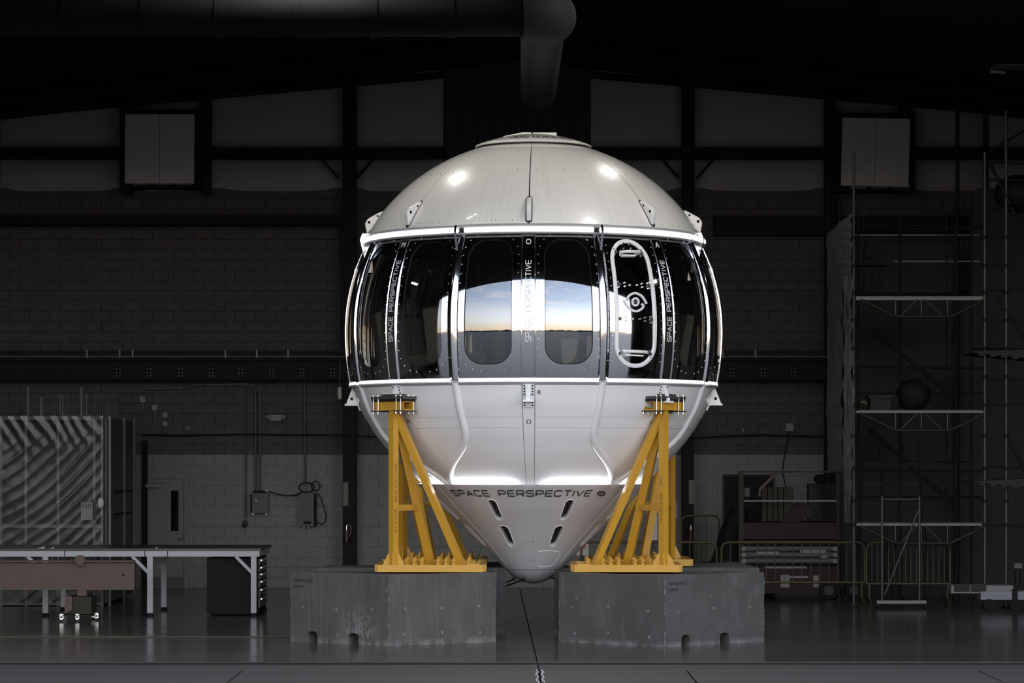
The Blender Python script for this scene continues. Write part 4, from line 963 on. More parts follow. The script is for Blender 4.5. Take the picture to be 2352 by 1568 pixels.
# conduits and electric gear
def conduit(pts, r, lab, mt='grey', grp='conduits on the wall'):
    q = MB().tube([at(x, y, WY-.06) for x, y in pts], r, 8)
    return one(q, 'conduit', mt, lab, 'conduit', grp)
conduit([(565, 882), (565, 1040), (564, 1193)], .016, 'thin conduit dropping to a hanging plug')
conduit([(480, 884), (560, 884), (578, 886), (586, 895), (587, 915), (587, 1128)], .022, 'thicker conduit bending down into the square switch box')
conduit([(330, 892), (420, 892), (436, 888), (444, 884), (565, 880), (585, 884), (595, 895), (597, 915), (597, 1128)], .022, 'long bent conduit ending at the square switch box beside the thicker one')
conduit([(700, 828), (700, 938), (701, 1108)], .020, 'straight conduit dropping to the tall charger box')
conduit([(633, 870), (635, 905), (635, 950)], .012, 'short conduit above the emergency light')
for a, b, k in (((325, 997), 858, 'from the pipe corner to the dark column'),):
    q = MB().tube([at(325, 998, WY-.1), at(420, 1000, WY-.1), at(540, 997, WY-.1), at(680, 998, WY-.1), at(790, 1000, WY-.5), at(880, 1003, WY-.1)], .016, 6); one(q, 'cable', 'frame', 'dark cable strung along the wall above the pale door', 'cable')
q = MB().tube([at(1580, 1006, WY-.5), at(1680, 1001, WY-.1), at(1760, 999, WY-.1), at(1895, 1003, WY-.1)], .016, 6); one(q, 'cable', 'frame', 'dark cable strung along the wall above the trailer', 'cable')
q = MB().tube([at(1814, 988, WY-.06), at(1806, 1020, WY-.06), at(1800, 1060, WY-.06), at(1797, 1085, WY-.06), at(1806, 1120, WY-.06)], .010, 6); one(q, 'cable', 'frame', 'thin cord hanging from the small pale wall box behind the trailer', 'cable')
t = thing('switch_box', 'square grey switch box on the pale wall between door and charger', 'switch box', at(598, 1180, WY))
wbox(MB(), 579, 1132, 618, 1178, .16).build('box_body', M_['grey'], t); wbox(MB(), 577, 1134, 581, 1176, .17).build('box_hinge', M_['frame'], t)
q = MB()
for x, y in ((583, 1181), (613, 1181), (613, 1127), (590, 1150)): wbox(q, x-2, y-3, x+3, y+1, .18, back=.1)
q.build('box_fittings', M_['pale'], t); wbox(MB(), 583, 1126, 612, 1134, .12).build('box_lid', M_['frame'], t)
t = thing('charger_box', 'tall grey charger box on the wall with looped black cable', 'charger', at(708, 1210, WY))
wbox(MB(), 692, 1133, 722, 1208, .18).build('charger_body', M_['grey'], t); wbox(MB(), 720, 1133, 727, 1208, .13).build('charger_side', M_['frame'], t)
wbox(MB(), 699, 1196, 716, 1203, .19).build('charger_slot', M_['black'], t)
wbox(MB(), 697, 1207, 701, 1212, .1).bb(at(706, 1212, WY-.1), at(710, 1207, WY)).build('charger_feet', M_['pale'], t)
lp = [at(704+17*cos(a), 1119-11*sin(a), WY-.2) for a in [2*pi*i/20 for i in range(20)]]; MB().tube(lp, .014, 6, closed=True).build('cable_loop', M_['black'], t)
lp = [at(725+10*cos(a), 1116-11*sin(a), WY-.2) for a in [2*pi*i/18 for i in range(18)]]; MB().tube(lp, .012, 6, closed=True).build('cable_loop', M_['black'], t)
MB().tube([at(x, y, WY-.15) for x, y in ((729, 1132), (736, 1142), (744, 1165), (749, 1185), (747, 1198), (738, 1204), (728, 1200), (723, 1180), (726, 1150))], .012, 6).build('cable_tail', M_['black'], t)
q = MB().tube([at(x, y, WY-.12) for x, y in ((619, 1129), (640, 1135), (660, 1138), (680, 1136), (694, 1130))], .012, 6); one(q, 'cable', 'frame', 'short slack cable between the square switch box and the charger', 'cable')
q = MB().tube([at(563+5*cos(a), 1202-6*sin(a), WY-.08) for a in [2*pi*i/14 for i in range(14)]], .012, 6, closed=True); wbox(q, 558, 1202, 565, 1210, .12); one(q, 'hanging_plug', 'frame', 'small coiled plug hanging at the end of a thin conduit', 'plug')
t = thing('emergency_light', 'small emergency light with two heads on the dark blocks', 'emergency light', at(635, 966, WY))
wbox(MB(), 621, 953, 648, 966, .10).build('lamp_body', M_['lgrey'], t)
for x in (617, 651): MB().cyl(at(x, 957, WY-.12), at(x, 962, WY-.04), .05, 10).build('lamp_head', M_['lgrey'], t)
for (x, y, s_), lab in (((328, 917, 6.5), 'upper of two small wall boxes above the wrapped crate'), ((356, 936, 6), 'small wall box right of the crate top with conduit below'), ((380, 953, 5.5), 'upper of the paired outlets beside the door top'), ((380, 973, 5.5), 'lower of the paired outlets beside the door top'), ((434, 984, 3), 'tiny pale sensor on the blocks above the door')):
    q = wbox(MB(), x-s_, y-s_, x+s_, y+s_, .07)
    if s_ > 5.8: q.cyl(at(x, y+s_, WY-.05), at(x, y+s_+18, WY-.05), .012, 6)
    one(q, 'wall_box', 'lgrey', lab, 'wall box')
one(wbox(MB(), 1804, 972, 1822, 990, .08).bb(at(1812, 986, WY-.11), at(1814, 979, WY-.05)), 'wall_box', 'lgrey', 'pale square wall box with slot on the dark blocks above the trailer', 'wall box')
one(wbox(MB(), 1704, 983, 1709, 991, .05), 'wall_box', 'lgrey', 'tiny pale fitting on the dark blocks beside the capsule', 'wall box')
# things on the columns
q = wbox(MB(), 791, 1107, 803, 1160, .45, back=.42); q.build('column_sign', mat('faded_sign', (.15, .14, .12), .6), label='narrow faded sign on the dark column beside the counterweight', cat='sign')
q = wbox(MB(), 1579, 1102, 1591, 1156, .45, back=.42); q.build('column_sign', bpy.data.materials['faded_sign'], label='narrow faded sign on the dark column behind the barriers', cat='sign')
for px, lab in ((797, 'fire extinguisher hooked on the dark column left of the stands'), (1588, 'fire extinguisher hooked on the dark column behind the barriers')):
    t = thing('fire_extinguisher', lab, 'extinguisher', at(px, 1245, WY-.49))
    MB().cyl(at(px-1, 1243, WY-.49), at(px-1, 1217, WY-.49), .065, 12).build('bottle', mat('dark_red_bottle', (.03, .012, .012), .4) if px < 900 else bpy.data.materials['dark_red_bottle'], t)
    MB().cyl(at(px-1, 1217, WY-.49), at(px-1, 1206, WY-.49), .025, 8).cyl(at(px-3, 1206, WY-.49), at(px+6, 1202, WY-.49), .02, 6).build('valve', M_['zinc'], t)
    MB().tube([at(px+5, 1203, WY-.52), at(px+9, 1210, WY-.52), at(px+8, 1225, WY-.52), at(px+5, 1232, WY-.52)], .012, 6).build('hose', M_['lgrey'], t)
t = thing('pull_handle', 'pale pull handle hanging on a cord beside the capsule', 'pull handle', at(780, 917, WY-.62))
MB().cyl(at(780, 912, WY-.62), at(780, 893, WY-.62), .045, 12).ball(at(780, 912, WY-.62), .045, 12, 8).ball(at(780, 893, WY-.62), .045, 12, 8).build('grip', mat('cream_plastic', (.62, .58, .48), .5, emit=(.62, .58, .48, .12)) if False else M_['pale'], t)
MB().cyl(at(780, 888, WY-.62), at(781, 824, WY-.62), .008, 6).build('pull_cord', M_['lgrey'], t)
q = MB().tube([at(0, 514, WY-.5), at(770, 514, WY-.5), at(780, 517, WY-.5), at(783, 525, WY-.5), at(784, 800, WY-.5)], .014, 6); one(q, 'conduit', 'frame', 'thin dark conduit running along the upper girt and down the column', 'conduit')
# ---------------------------------------------------------------- left: wrapped crate
Yc, Yk = 49.0, 52.6
xL, xR = -9.6, fx(236, Yc); zt = fz(957, Yc)
t = thing('wrapped_crate', 'tall framed crate wrapped in wrinkled clear plastic sheeting', 'crate', ((xL+xR)/2, Yc+1.8, 0))
q = MB().bb((xL, Yc+.25, .02), (xR-.06, Yk, zt-.03)); q.build('crate_core', mat('crate_core', (.022, .022, .02), .8), t)
for px in (0, 58, 132, 215, 233): MB().bb((fx(px-3, Yc), Yc+.06, 0), (fx(px+3, Yc), Yc+.13, zt)).build('crate_post', M_['lgrey'], t)
for py in (960, 1208, 1386): MB().bb((xL, Yc+.07, fz(py+4, Yc)), (xR, Yc+.12, fz(py-4, Yc))).build('crate_rail', M_['lgrey'], t)
def sheet(x0, x1, z0, z1, Y, amp, fn, nu=90, nv=60, xform=None):
    q = MB(); vs_ = []
    for j in range(nv+1):
        for i in range(nu+1):
            u, v = i/nu, j/nv; vs_.append((x0+(x1-x0)*u, Y-amp*fn(u, v), z0+(z1-z0)*v))
    if xform: vs_ = [xform(p) for p in vs_]
    return q.add(vs_, [(j*(nu+1)+i, j*(nu+1)+i+1, (j+1)*(nu+1)+i+1, (j+1)*(nu+1)+i) for j in range(nv) for i in range(nu)], True)
def folds(u, v):                                     # taut folds sweeping up to the right edge, gathered pleats under the top
    w_ = v*14-u*4.8-3.4*u*u+.5*noise.noise((u*2.0, v*2.5, 1)); t = w_ % 1
    b = max(0, 1-abs(t-.5)*3.6)**1.6*(.45+.55*noise.noise((u*3, math.floor(w_)*1.7, 5)))*(.5+.5*u)
    top = max(0, (v-.80)/.20); pl = abs(sin(u*34+6*top+2*noise.noise((u*4, 0, 2))))**3*top
    return .62*b*(1-.7*top)+.5*pl+.22*noise.noise((u*3, v*4, 2))+.06*noise.noise((u*20, v*24, 3))
q = sheet(xL, xR, .05  , zt+.02, Yc, .034, folds, 110, 90); q.build('plastic_wrap', M_['plastic'], t)
q = sheet(xR+.02, xR+.021, .05, zt, Yc, 0, lambda u, v: 0, 1, 1); q = MB().bb((xR+.01, Yc+.15, .05), (xR+.05, Yk, zt-.02)); q.build('side_sheet', mat('side_sheet', (.055, .055, .055), .55), t)
for Y_, w_ in ((Yc+.35, .05), (Yk-.02, .1), (51.2, .05)): MB().bb((xR+.04, Y_, 0), (xR+.09, Y_+w_, zt+.01)).build('crate_post', M_['lgrey'] if Y_ < 50 else M_['grey'], t)
for z_ in (1.55, 1.95): MB().bb((xR+.05, 50.0, z_), (xR+.07, 52.3, z_+.04)).build('strap', M_['frame'], t)
q = MB().ball(at(231, 1155, Yc-.05), .06, 10, 8, 1.6).build('knot', M_['pale'], t)
sg = MB().bb(at(186, 1194, Yc-.14), at(213, 1153, Yc-.12)).build('paper_sign', mat('dim_paper', (.20, .20, .19), .7), t)
q = MB(); 
lettering(q, 'F60', lambda u, v: at(189+20*u, 1167-11*v, Yc-.145)); lettering(q, 'CAUTION', lambda u, v: at(189+18*u, 1171.5-2.5*v, Yc-.145)) if False else None
q.build('lettering', M_['ink'], sg)
t = thing('pipe_rack', 'dark rail of thin upright rods above the wrapped crate', 'pipe rack', (fx(166, 52.5), 52.5, fz(955, 52.5)))
for k in range(34):
    px = 64+k*6.15; hgt = random.choice((905, 908, 911, 903)) if k not in (0, 20, 26) else 888
    MB().cyl(at(px, 960, 52.5), at(px, hgt, 52.5), .014 if k % 5 else .024, 6).build('rod', M_['lgrey'] if k in (12, 13, 20, 22, 0, 5) else M_['grey'], t)
MB().bb(at(58, 921, 52.56), at(272, 917, 52.52)).build('rail', M_['frame'], t)
# ---------------------------------------------------------------- workbench, cabinet, beam, dolly
Yt, Yu = 45.87, 47.8; zt = fz(1263, Yt)
t = thing('workbench', 'long workbench with white legs and braces and a thin black top', 'workbench', (-6.5, 46.8, 0))
MB().bb((-9.4, Yt-.06, zt-.01), (fx(600, Yt), Yu+.06, zt+.028)).build('bench_top', M_['bench_top'], t)
for a, b in ((-120, 149), (150, 333), (334, 385), (386, 597)):
    MB().bb((fx(a, Yt)+.004, Yt-.05, fz(1277.5, Yt)), (fx(b, Yt)-.004, Yt+.02, zt-.01)).build('apron', M_['bench'], t)
MB().bb((fx(590, Yt), Yt+.025, fz(1277, Yt)), (fx(597, Yt), Yu, zt-.01)).build('apron', M_['bench'], t)
MB().bb((-9.4, Yu-.06, fz(1277, Yt)), (fx(590, Yt), Yu, zt-.01)).build('apron', M_['bench'], t)
for px in (105, 345, 583):
    for Y_, k in ((Yt, 1), (Yu-.1, 0)):
        x = fx(px, Yt); MB().bb((x-.045, Y_-.04, .055), (x+.045, Y_+.05, zt-.02)).build('leg', M_['bench'], t)
        MB().cyl((x, Y_, 0), (x, Y_, .055), .06, 12, .045).build('foot', M_['black'], t)
        MB().beam((x-.29, Y_, zt-.10), (x-.03, Y_, zt-.36), .075, .05).build('brace', M_['bench'], t)
q = MB()
for px, l in ((92, 5), (120, 3), (193, 2)): q.box((fx(px, Yt), Yt, zt+.034), (.05+.012*l, .06, .012))
one(q, 'loose_parts', 'pale', 'few small pale offcuts lying on the workbench edge', 'parts') if False else None
for px, wd, lab in ((94, .13, 'largest pale offcut lying on the workbench edge'), (121, .05, 'small pale offcut on the workbench beside the larger one'), (359, .04, 'tiny white scrap on the workbench above a leg')):
    x = fx(px, Yt); MB().prism([(-wd/2, 0), (wd/2, .005), (wd/2, .03), (wd*.2, .02)], (x, Yt-.05, zt+.028), (1, 0, 0), (0, 0, 1), (0, 1, 0), .05).build('offcut', M_['pale'], label=lab, cat='offcut')
Yk0, Yk1 = Yt+.14, Yt+1.55
t = thing('drawer_cabinet', 'black drawer cabinet under the workbench with bright drawer pulls', 'cabinet', (fx(535, Yt), Yt+.8, 0))
kx0, kx1 = fx(475, Yk0), fx(593, Yk0); kz = fz(1281, Yk0)
MB().bb((kx0, Yk0, .03), (kx1, Yk1, kz)).build('cabinet_body', M_['black'], t)
dzs = [.12, .30, .45, .58, .70, .81, kz-.01]
for a, b in zip(dzs[:-1], dzs[1:]):
    dr = MB().bb((kx1, Yk0+.04, a+.01), (kx1+.025, Yk1-.04, b-.01)).build('drawer', M_['bench_top'], t)
    MB().bb((kx1+.025, Yk0+.15, b-.045), (kx1+.05, Yk1-.15, b-.02)).build('drawer_pull', M_['zinc'], dr)
for x in (kx0+.08, kx1-.08):
    for y in (Yk0+.08, Yk1-.08): MB().cyl((x, y, 0), (x, y, .04), .03, 8).build('foot', M_['black'], t)
Yb2 = 44.5; zb0, zb1 = fz(1352, Yb2), fz(1288, Yb2)
t = thing('gantry_beam', 'brown primed steel beam resting on a wheeled dolly before the workbench', 'beam', (-8, Yb2, zb0))
xe = fx(309, Yb2); m = MB().bb((-9.6, Yb2-.01, zb0+.02), (xe, Yb2+.01, zb1-.02)); m.build('web', M_['brown'], t)
for z in (zb0, zb1): MB().bb((-9.6, Yb2-.10, z-.012), (xe, Yb2+.10, z+.012)).build('flange', M_['brown'], t)
MB().bb((-9.6, Yb2-.09, zb0+.012), (xe, Yb2-.075, zb0+.035)).build('lower_lip', M_['brown'], t)
MB().cyl((fx(284, Yb2), Yb2-.02, fz(1320, Yb2)), (fx(284, Yb2), Yb2-.008, fz(1320, Yb2)), .02, 10).build('bolt_hole', M_['black'], t)
MB().cyl((fx(186, Yb2), Yb2-.13, fz(1285, Yb2)), (fx(186, Yb2), Yb2-.06, fz(1285, Yb2)), .078, 20).bb(at(180, 1300, Yb2-.09), at(193, 1285, Yb2-.07)).build('trolley_wheel', M_['brown'], t)
t = thing('wheeled_dolly', 'low wheeled dolly with shiny casters carrying the brown beam', 'dolly', at(185, 1425, Yb2))
MB().bb(at(150, 1410, Yb2-.25), at(222, 1366, Yb2+.35)).build('dolly_box', M_['bronze'], t)
MB().prism([(0, 0), (.11, .05), (.11, .27), (0, .27)], at(150, 1408, Yb2-.25), (1, 0, 0), (0, 0, 1), (0, -1, 0), .06).build('dolly_face', M_['brown'], t)
MB().bb(at(177, 1368, Yb2-.08), at(202, 1351, Yb2+.06)).build('dolly_post', M_['brown'], t)
MB().bb(at(140, 1414, Yb2-.3), at(226, 1407, Yb2+.4)).build('dolly_plate', M_['bronze'], t)
for px, Y_ in ((142, Yb2-.25), (178, Yb2-.25), (222, Yb2+.1), (215, Yb2+.38)):
    x = fx(px, Y_); cst = MB().cyl((x-.02, Y_, .048), (x+.02, Y_, .048), .048, 14).build('caster', M_['zinc'], t)
    MB().bb((x-.028, Y_-.02, .05), (x+.028, Y_+.03, .125)).build('caster_fork', M_['zinc'], cst)
q = MB().tube([(fx(-150+i*48, 40.45), 40.45+.015*sin(i*.9), .009) for i in range(18)], .008, 6)
one(q, 'floor_line', mat('green_line', (.06, .075, .035), .6), 'thin green line lying across the floor before the workbench', 'line')
# ---------------------------------------------------------------- right: crowd barriers
def barrier(px0, px1, Y, yt, yb, yf, n, lab):
    t = thing('crowd_barrier', lab, 'barrier', ((fx(px0, Y)+fx(px1, Y))/2, Y, 0), 'yellow crowd barriers')
    x0, x1, z1, z0 = fx(px0, Y), fx(px1, Y), fz(yt, Y), fz(yb, Y); r = .02; c_ = .13
    pts = [(x0, Y, z0), (x0, Y, z1-c_)]+[(x0+c_*(1-cos(a)), Y, z1-c_+c_*sin(a)) for a in [pi/2*i/5 for i in range(1, 6)]]+[(x1-c_*(1-sin(a)), Y, z1-c_+c_*cos(a)) for a in [pi/2*i/5 for i in range(0, 6)]]+[(x1, Y, z0)]
    MB().tube(pts, r, 8).build('barrier_frame', M_['byellow'], t)
    MB().cyl((x0, Y, z0), (x1, Y, z0), r, 8).build('bottom_rail', M_['byellow'], t)
    for i in range(1, n): x = x0+(x1-x0)*i/n; MB().cyl((x, Y, z0), (x, Y, z1), .0085, 6).build('bar', M_['byellow'], t)
    for x in (x0+.05, x1-.05):
        MB().cyl((x, Y, z0), (x, Y, .09), r, 8).tube([(x-.0, Y-.3, .012), (x, Y-.22, .09), (x, Y+.22, .09), (x, Y+.3, .012)], r, 6).build('barrier_foot', M_['byellow'], t)
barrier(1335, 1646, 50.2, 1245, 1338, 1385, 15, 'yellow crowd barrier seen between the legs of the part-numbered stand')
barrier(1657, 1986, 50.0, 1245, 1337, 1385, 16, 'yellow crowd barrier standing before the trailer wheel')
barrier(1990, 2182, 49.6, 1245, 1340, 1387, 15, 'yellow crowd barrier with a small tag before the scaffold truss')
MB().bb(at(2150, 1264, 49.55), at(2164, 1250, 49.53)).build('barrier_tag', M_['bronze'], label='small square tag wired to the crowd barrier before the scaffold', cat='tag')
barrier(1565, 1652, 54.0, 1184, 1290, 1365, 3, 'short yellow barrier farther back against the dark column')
M_['steel2'] = mat('dull_hub', (.03, .03, .03), .6)
# ---------------------------------------------------------------- trailer behind the barriers
Yr = 51.4
t = thing('utility_trailer', 'dull red utility trailer loaded with pale rolled panels', 'trailer', (fx(1815, Yr), Yr+.9, 0))
def tb(x0, y0, x1, y1, nm, mt, d0=0.0, d1=1.8): return MB().bb((fx(x0, Yr), Yr+d0, fz(y1, Yr)), (fx(x1, Yr), Yr+d1, fz(y0, Yr))).build(nm, M_[mt], t)
tb(1700, 1300, 1930, 1362, 'chassis', 'red'); tb(1708, 1200, 1926, 1238, 'side_board', 'red', .05); tb(1708, 1240, 1926, 1250, 'side_rail', 'red', .0); tb(1708, 1252, 1926, 1302, 'bed', 'dark_panel', .25)
for x0, x1 in ((1697, 1708), (1922, 1929)): tb(x0, 1083, x1, 1300, 'post', 'bronze', 0, .12)
for y in (1083, 1150): tb(1697, y-2, 1929, y+2, 'rail', 'galv' if y > 1100 else 'bronze', .03, .09)
for k in range(3):
    y = 1260+14*k; MB().cyl((fx(1706, Yr), Yr+.05, fz(y, Yr)), (fx(1922, Yr), Yr+.05, fz(y, Yr)), .055, 12).build('rolled_panel', M_['grey'], t)
    for px in (1708, 1918): MB().cyl((fx(px, Yr), Yr-.015, fz(y, Yr)), (fx(px, Yr), Yr+.1, fz(y, Yr)), .045, 10).build('panel_end', M_['lgrey'], t)
for x0, x1, y, h_ in ((1736, 1790, 1266, 7), (1838, 1898, 1262, 8), (1886, 1900, 1275, 7), (1757, 1852, 1300, 5), (1814, 1856, 1322, 5)): MB().bb(at(x0, y+h_, Yr-.02), at(x1, y, Yr-.008)).build('sticker', M_['lgrey'], t)
for x0, y0, x1, y1 in ((1793, 1320, 1813, 1349), (1868, 1321, 1880, 1348)): MB().bb(at(x0, y1, Yr-.03), at(x1, y0, Yr-.005)).build('reflector_plate', M_['lgrey'], t)
for px in (1903, 1962):
    x = fx(px, Yr); wh = MB().cyl((x, Yr-.05, .17), (x, Yr+.18, .17), .17, 24).build('wheel', M_['black'], t)
    MB().cyl((x, Yr-.07, .17), (x, Yr-.04, .17), .09, 16).build('hub', M_['steel2'], wh)
for px0, px1 in ((1755, 1768), (1768, 1781), (1781, 1793), (1793, 1806), (1806, 1831)): MB().bb((fx(px0, Yr)+.008, Yr+.5, fz(1198, Yr)), (fx(px1, Yr)-.008, Yr+.75, fz(1119, Yr))).build('upright_case', M_['bronze'], t)
MB().prism([(0, 0), (.34, 0), (.62, .12), (.52, .34), (.34, .36)], at(1790, 1199, Yr+.4), (1, 0, 0), (0, 0, 1), (0, 1, 0), .3).build('hopper', M_['red'], t)
MB().beam(at(1783, 1085, Yr+.3), at(1745, 1124, Yr+.3), .05, .05).beam(at(1745, 1124, Yr+.3), at(1744, 1140, Yr+.3), .04, .05).build('crank_arm', M_['brown'], t)
q = MB()
for k in range(7): q.cyl(at(1890+5*k, 1195, Yr+.9), at(1887+5.5*k, 1106, Yr+.9), .014, 6)
q.build('rod_bundle', M_['dtube'], t, kind='stuff')
MB().ball(at(1884, 1100, Yr+.9), .13, 9, 6, .7).build('brush_head', M_['black'], t)
MB().bb(at(1858, 1196, Yr+1.4), at(1926, 1110, Yr+1.75)).build('tall_box', M_['dark_panel'], t)
MB().cyl(at(1715, 1140, Yr+.35), at(1715, 1120, Yr+.35), .07, 12).build('can', M_['grey'], t)
q = MB(); vs_ = []; n1, n2 = 18, 12                    # tarpaulin heap
for j in range(n2+1):
    for i in range(n1):
        a = 2*pi*i/n1; v = j/n2; r = (1.0-.6*v**1.3)*(1+.22*noise.noise((cos(a)*1.6, sin(a)*1.6, v*3)))
        vs_.append((fx(1668, 52.2)+.40*r*cos(a)+.25*v*v, 52.2+.4*r*sin(a), 1.62*v*(1+.05*noise.noise((a, v, 1)))))
q.add(vs_, [(j*n1+i, j*n1+(i+1) % n1, (j+1)*n1+(i+1) % n1, (j+1)*n1+i) for j in range(n2) for i in range(n1)], True).add([vs_[n2*n1+i] for i in range(n1)], [tuple(range(n1))])
q.build('tarpaulin_heap', M_['black'], label='black tarpaulin draped over equipment beside the trailer', cat='tarpaulin')
MB().cyl((fx(1548, 53), 53, 0), at(1548, 1160, 53), .03, 8).bb(at(1542, 1188, 53), at(1556, 1155, 52.96)).build('sign_post', M_['lgrey'], label='pale notice on a post behind the part-numbered stand', cat='sign')
t = thing('notice_board', 'white notice with red band standing behind the part-numbered stand', 'sign', (fx(1497, 52), 52, 0))
MB().bb(at(1484, 1240, 52), at(1510, 1173, 51.97)).build('board', M_['pale'], t); MB().bb(at(1485, 1184, 51.968), at(1509, 1178, 51.962)).build('band', mat('red_band', (.35, .03, .02), .5), t)
MB().cyl((fx(1497, 52), 52.02, 0), at(1497, 1235, 52.02), .02, 6).build('post', M_['grey'], t)
t = thing('round_sign', 'round red sign on a white board beside the cone', 'sign', at(1340, 1278, 51))
MB().bb(at(1324, 1275, 51), at(1352, 1225, 50.97)).build('board', M_['pale'], t); MB().cyl(at(1335, 1250, 50.97), at(1335, 1250, 50.955), .085, 20).build('disc', bpy.data.materials['red_band'], t)
MB().cyl((fx(1338, 51), 51.03, 0), at(1338, 1270, 51.03), .02, 6).build('post', M_['grey'], t)
# ---------------------------------------------------------------- scaffold with plastic curtain
Ys, Ye = 48.6, 51.4
t = thing('scaffold', 'tall tube scaffold with two truss platforms and braces', 'scaffold', (fx(2110, Ys), 50, 0))
def tubep(a, b, r=.024, nm='standard', mt='galv', par=None): return MB().cyl(a, b, r, 8).build(nm, M_[mt], par or t)
def SP(px, py, Y=Ys): return at(px, py, Y)
for px, yt_, Y_, r, mt in ((1961, 350, Ys, .022, 'galv'), (2262, 350, Ys, .026, 'galv'), (2311, 255, Ys, .028, 'galv'), (2068, 490, Ye, .022, 'dtube'), (1972, 478, Ye, .02, 'dtube'), (2195, 525, Ye, .03, 'dtube'), (2231, 455, Ye, .026, 'dtube'), (2174, 490, Ye, .018, 'dtube'), (1901, 420, Ye+1.5, .02, 'dtube'), (1928, 470, Ye, .02, 'dtube')):
    p = SP(px, yt_, Y_); tubep((p.x, Y_, .03), p, r, 'standard', mt)
    MB().cyl((p.x, Y_, 0), (p.x, Y_, .03), .07, 8).build('base_plate', M_['dtube'], t)
tubep((fx(2199, 52.5), 52.5, 0), SP(2199, 190, 52.5), .04, 'standard', 'dtube')
for a, b, Y_ in (((1972, 514), (2068, 518), Ye), ((2068, 518), (2262, 520), Ye), ((2068, 527), (2262, 524), Ye), ((1966, 842), (2262, 845), Ye), ((1966, 902), (2262, 902), Ye), ((1930, 1078), (2262, 1082), Ye), ((1930, 1140), (2262, 1142), Ye), ((2262, 373), (2352, 376), Ys), ((2262, 412), (2352, 414), Ys), ((2232, 478), (2330, 478), Ys), ((2250, 543), (2380, 544), Ys), ((2262, 608), (2320, 612), Ys), ((2262, 668), (2380, 660), Ys), ((2262, 872), (2380, 872), Ys), ((2262, 930), (2380, 925), Ys), ((2262, 1070), (2380, 1075), Ys), ((2262, 1205), (2380, 1208), Ys)):
    tubep(SP(*a, Y_), SP(*b, Y_), .02, 'ledger', 'dtube')
for a, b, Y_, r in (((2005, 757), (2195, 915), Ye, .035), ((1995, 985), (2200, 1165), Ye, .035), ((2272, 372), (2320, 470), Ys, .03), ((2325, 480), (2380, 590), Ys, .03), ((2290, 680), (2380, 820), Ys, .03), ((2310, 1000), (2380, 1130), Ys, .03), ((2270, 350), (2352, 300), Ys, .02)):
    tubep(SP(*a, Y_), SP(*b, Y_), r, 'brace', 'dtube')
for z_px, bright in ((685, 1), (946, 0), (1205, 0)):
    for Y_, dim in ((Ys, 0), (Ys+.75, 1)):
        y0 = z_px
        tr = MB().bb(SP(1966, y0+(4 if bright else 2), Y_), SP(2262, y0-(4 if bright else 2), Y_+.04)).build('platform_edge', M_['lgrey' if not dim else 'dtube'], t)
        MB().tube([SP(1976, y0+4, Y_), SP(2000, y0+14, Y_), SP(2050, y0+39, Y_), SP(2062, y0+42, Y_), SP(2180, y0+42, Y_), SP(2192, y0+38, Y_), SP(2240, y0+15, Y_), SP(2258, y0+4, Y_)], .028, 8).build('truss_chord', M_['bronze'], tr)
        for a, b in ((2057, 2057), (2116, 2116), (2176, 2176), (2108, 2068), (2124, 2165)): MB().cyl(SP(a, y0+2, Y_), SP(b, y0+41, Y_), .011 if a == b else .013, 6).build('truss_bar', M_['galv'], tr)
    for k in range(4): MB().bb(SP(1968, z_px-5, Ys+.06+k*.22), SP(2258, z_px-1, Ys+.26+k*.22)).build('platform_plank', M_['grey'], t)
for y in (540, 600): MB().bb(SP(1962 if y < 600 else 2050, y+1.5, Ye+.4), SP(2250, y-1.5, Ye+.44)).build('guard_rail', M_['lgrey'], t)
for x0, x1, y0, y1 in ((1964, 2195, 545, 672), (1962, 2230, 690, 1060), (1962, 2230, 1062, 1376), (2232, 2420, 440, 800), (2232, 2420, 803, 1376)):
    MB().bb(SP(x0, y1, Ye+1.3), SP(x1, y0, Ye+1.33)).build('backing_sheet', M_['backing'], t)
for px, Y_ in ((2262, Ys), (2311, Ys), (1961, Ys)):
    for y in (545, 610, 672, 735, 800, 865, 930, 1000, 1075, 1150, 1205): 
        p = SP(px, y, Y_); MB().cyl(p-V((0, 0, .03)), p+V((0, 0, .03)), .045, 8).build('coupler', M_['dtube'], t)
for yy, lab in ((808, 'upper'), (1105, 'lower')):     # wedge platforms with striped kick edge
    q = MB(); y2 = yy
    a, b, c2, d2 = SP(2235, y2, Ys-.2), SP(2400, y2-8, Ys-.5), SP(2400, y2+18, Ys-.5), SP(2235, y2+2, Ys-.2); dd = V((0, 1.2, 0))
    q.add([a, b, c2, d2, a+dd, b+dd, c2+dd, d2+dd], [(0, 3, 2, 1), (4, 5, 6, 7), (0, 1, 5, 4), (1, 2, 6, 5), (2, 3, 7, 6), (3, 0, 4, 7)])
    wd = q.build('wedge_deck', M_['backing'], t)
    for k in range(5): x = 2246+k*26; MB().prism([(0, -.012), (.10, -.022), (.13, .012), (.04, .016)], SP(x, y2+6+k*2.4, Ys-.55), (1, 0, 0), (0, 0, 1), (0, 1, 0), .02).build('hazard_stripe', M_['bronze'], wd)
def wob(u, v): return .6*noise.noise((u*4, v*14, 3))+.5*noise.noise((u*9, v*5, 7))+.15*noise.noise((u*25, v*40, 1))
t = thing('plastic_curtain', 'tattered pale plastic curtain hung on the end of the scaffold', 'curtain', (fx(1930, Ys), 49.5, fz(1100, Ys)))
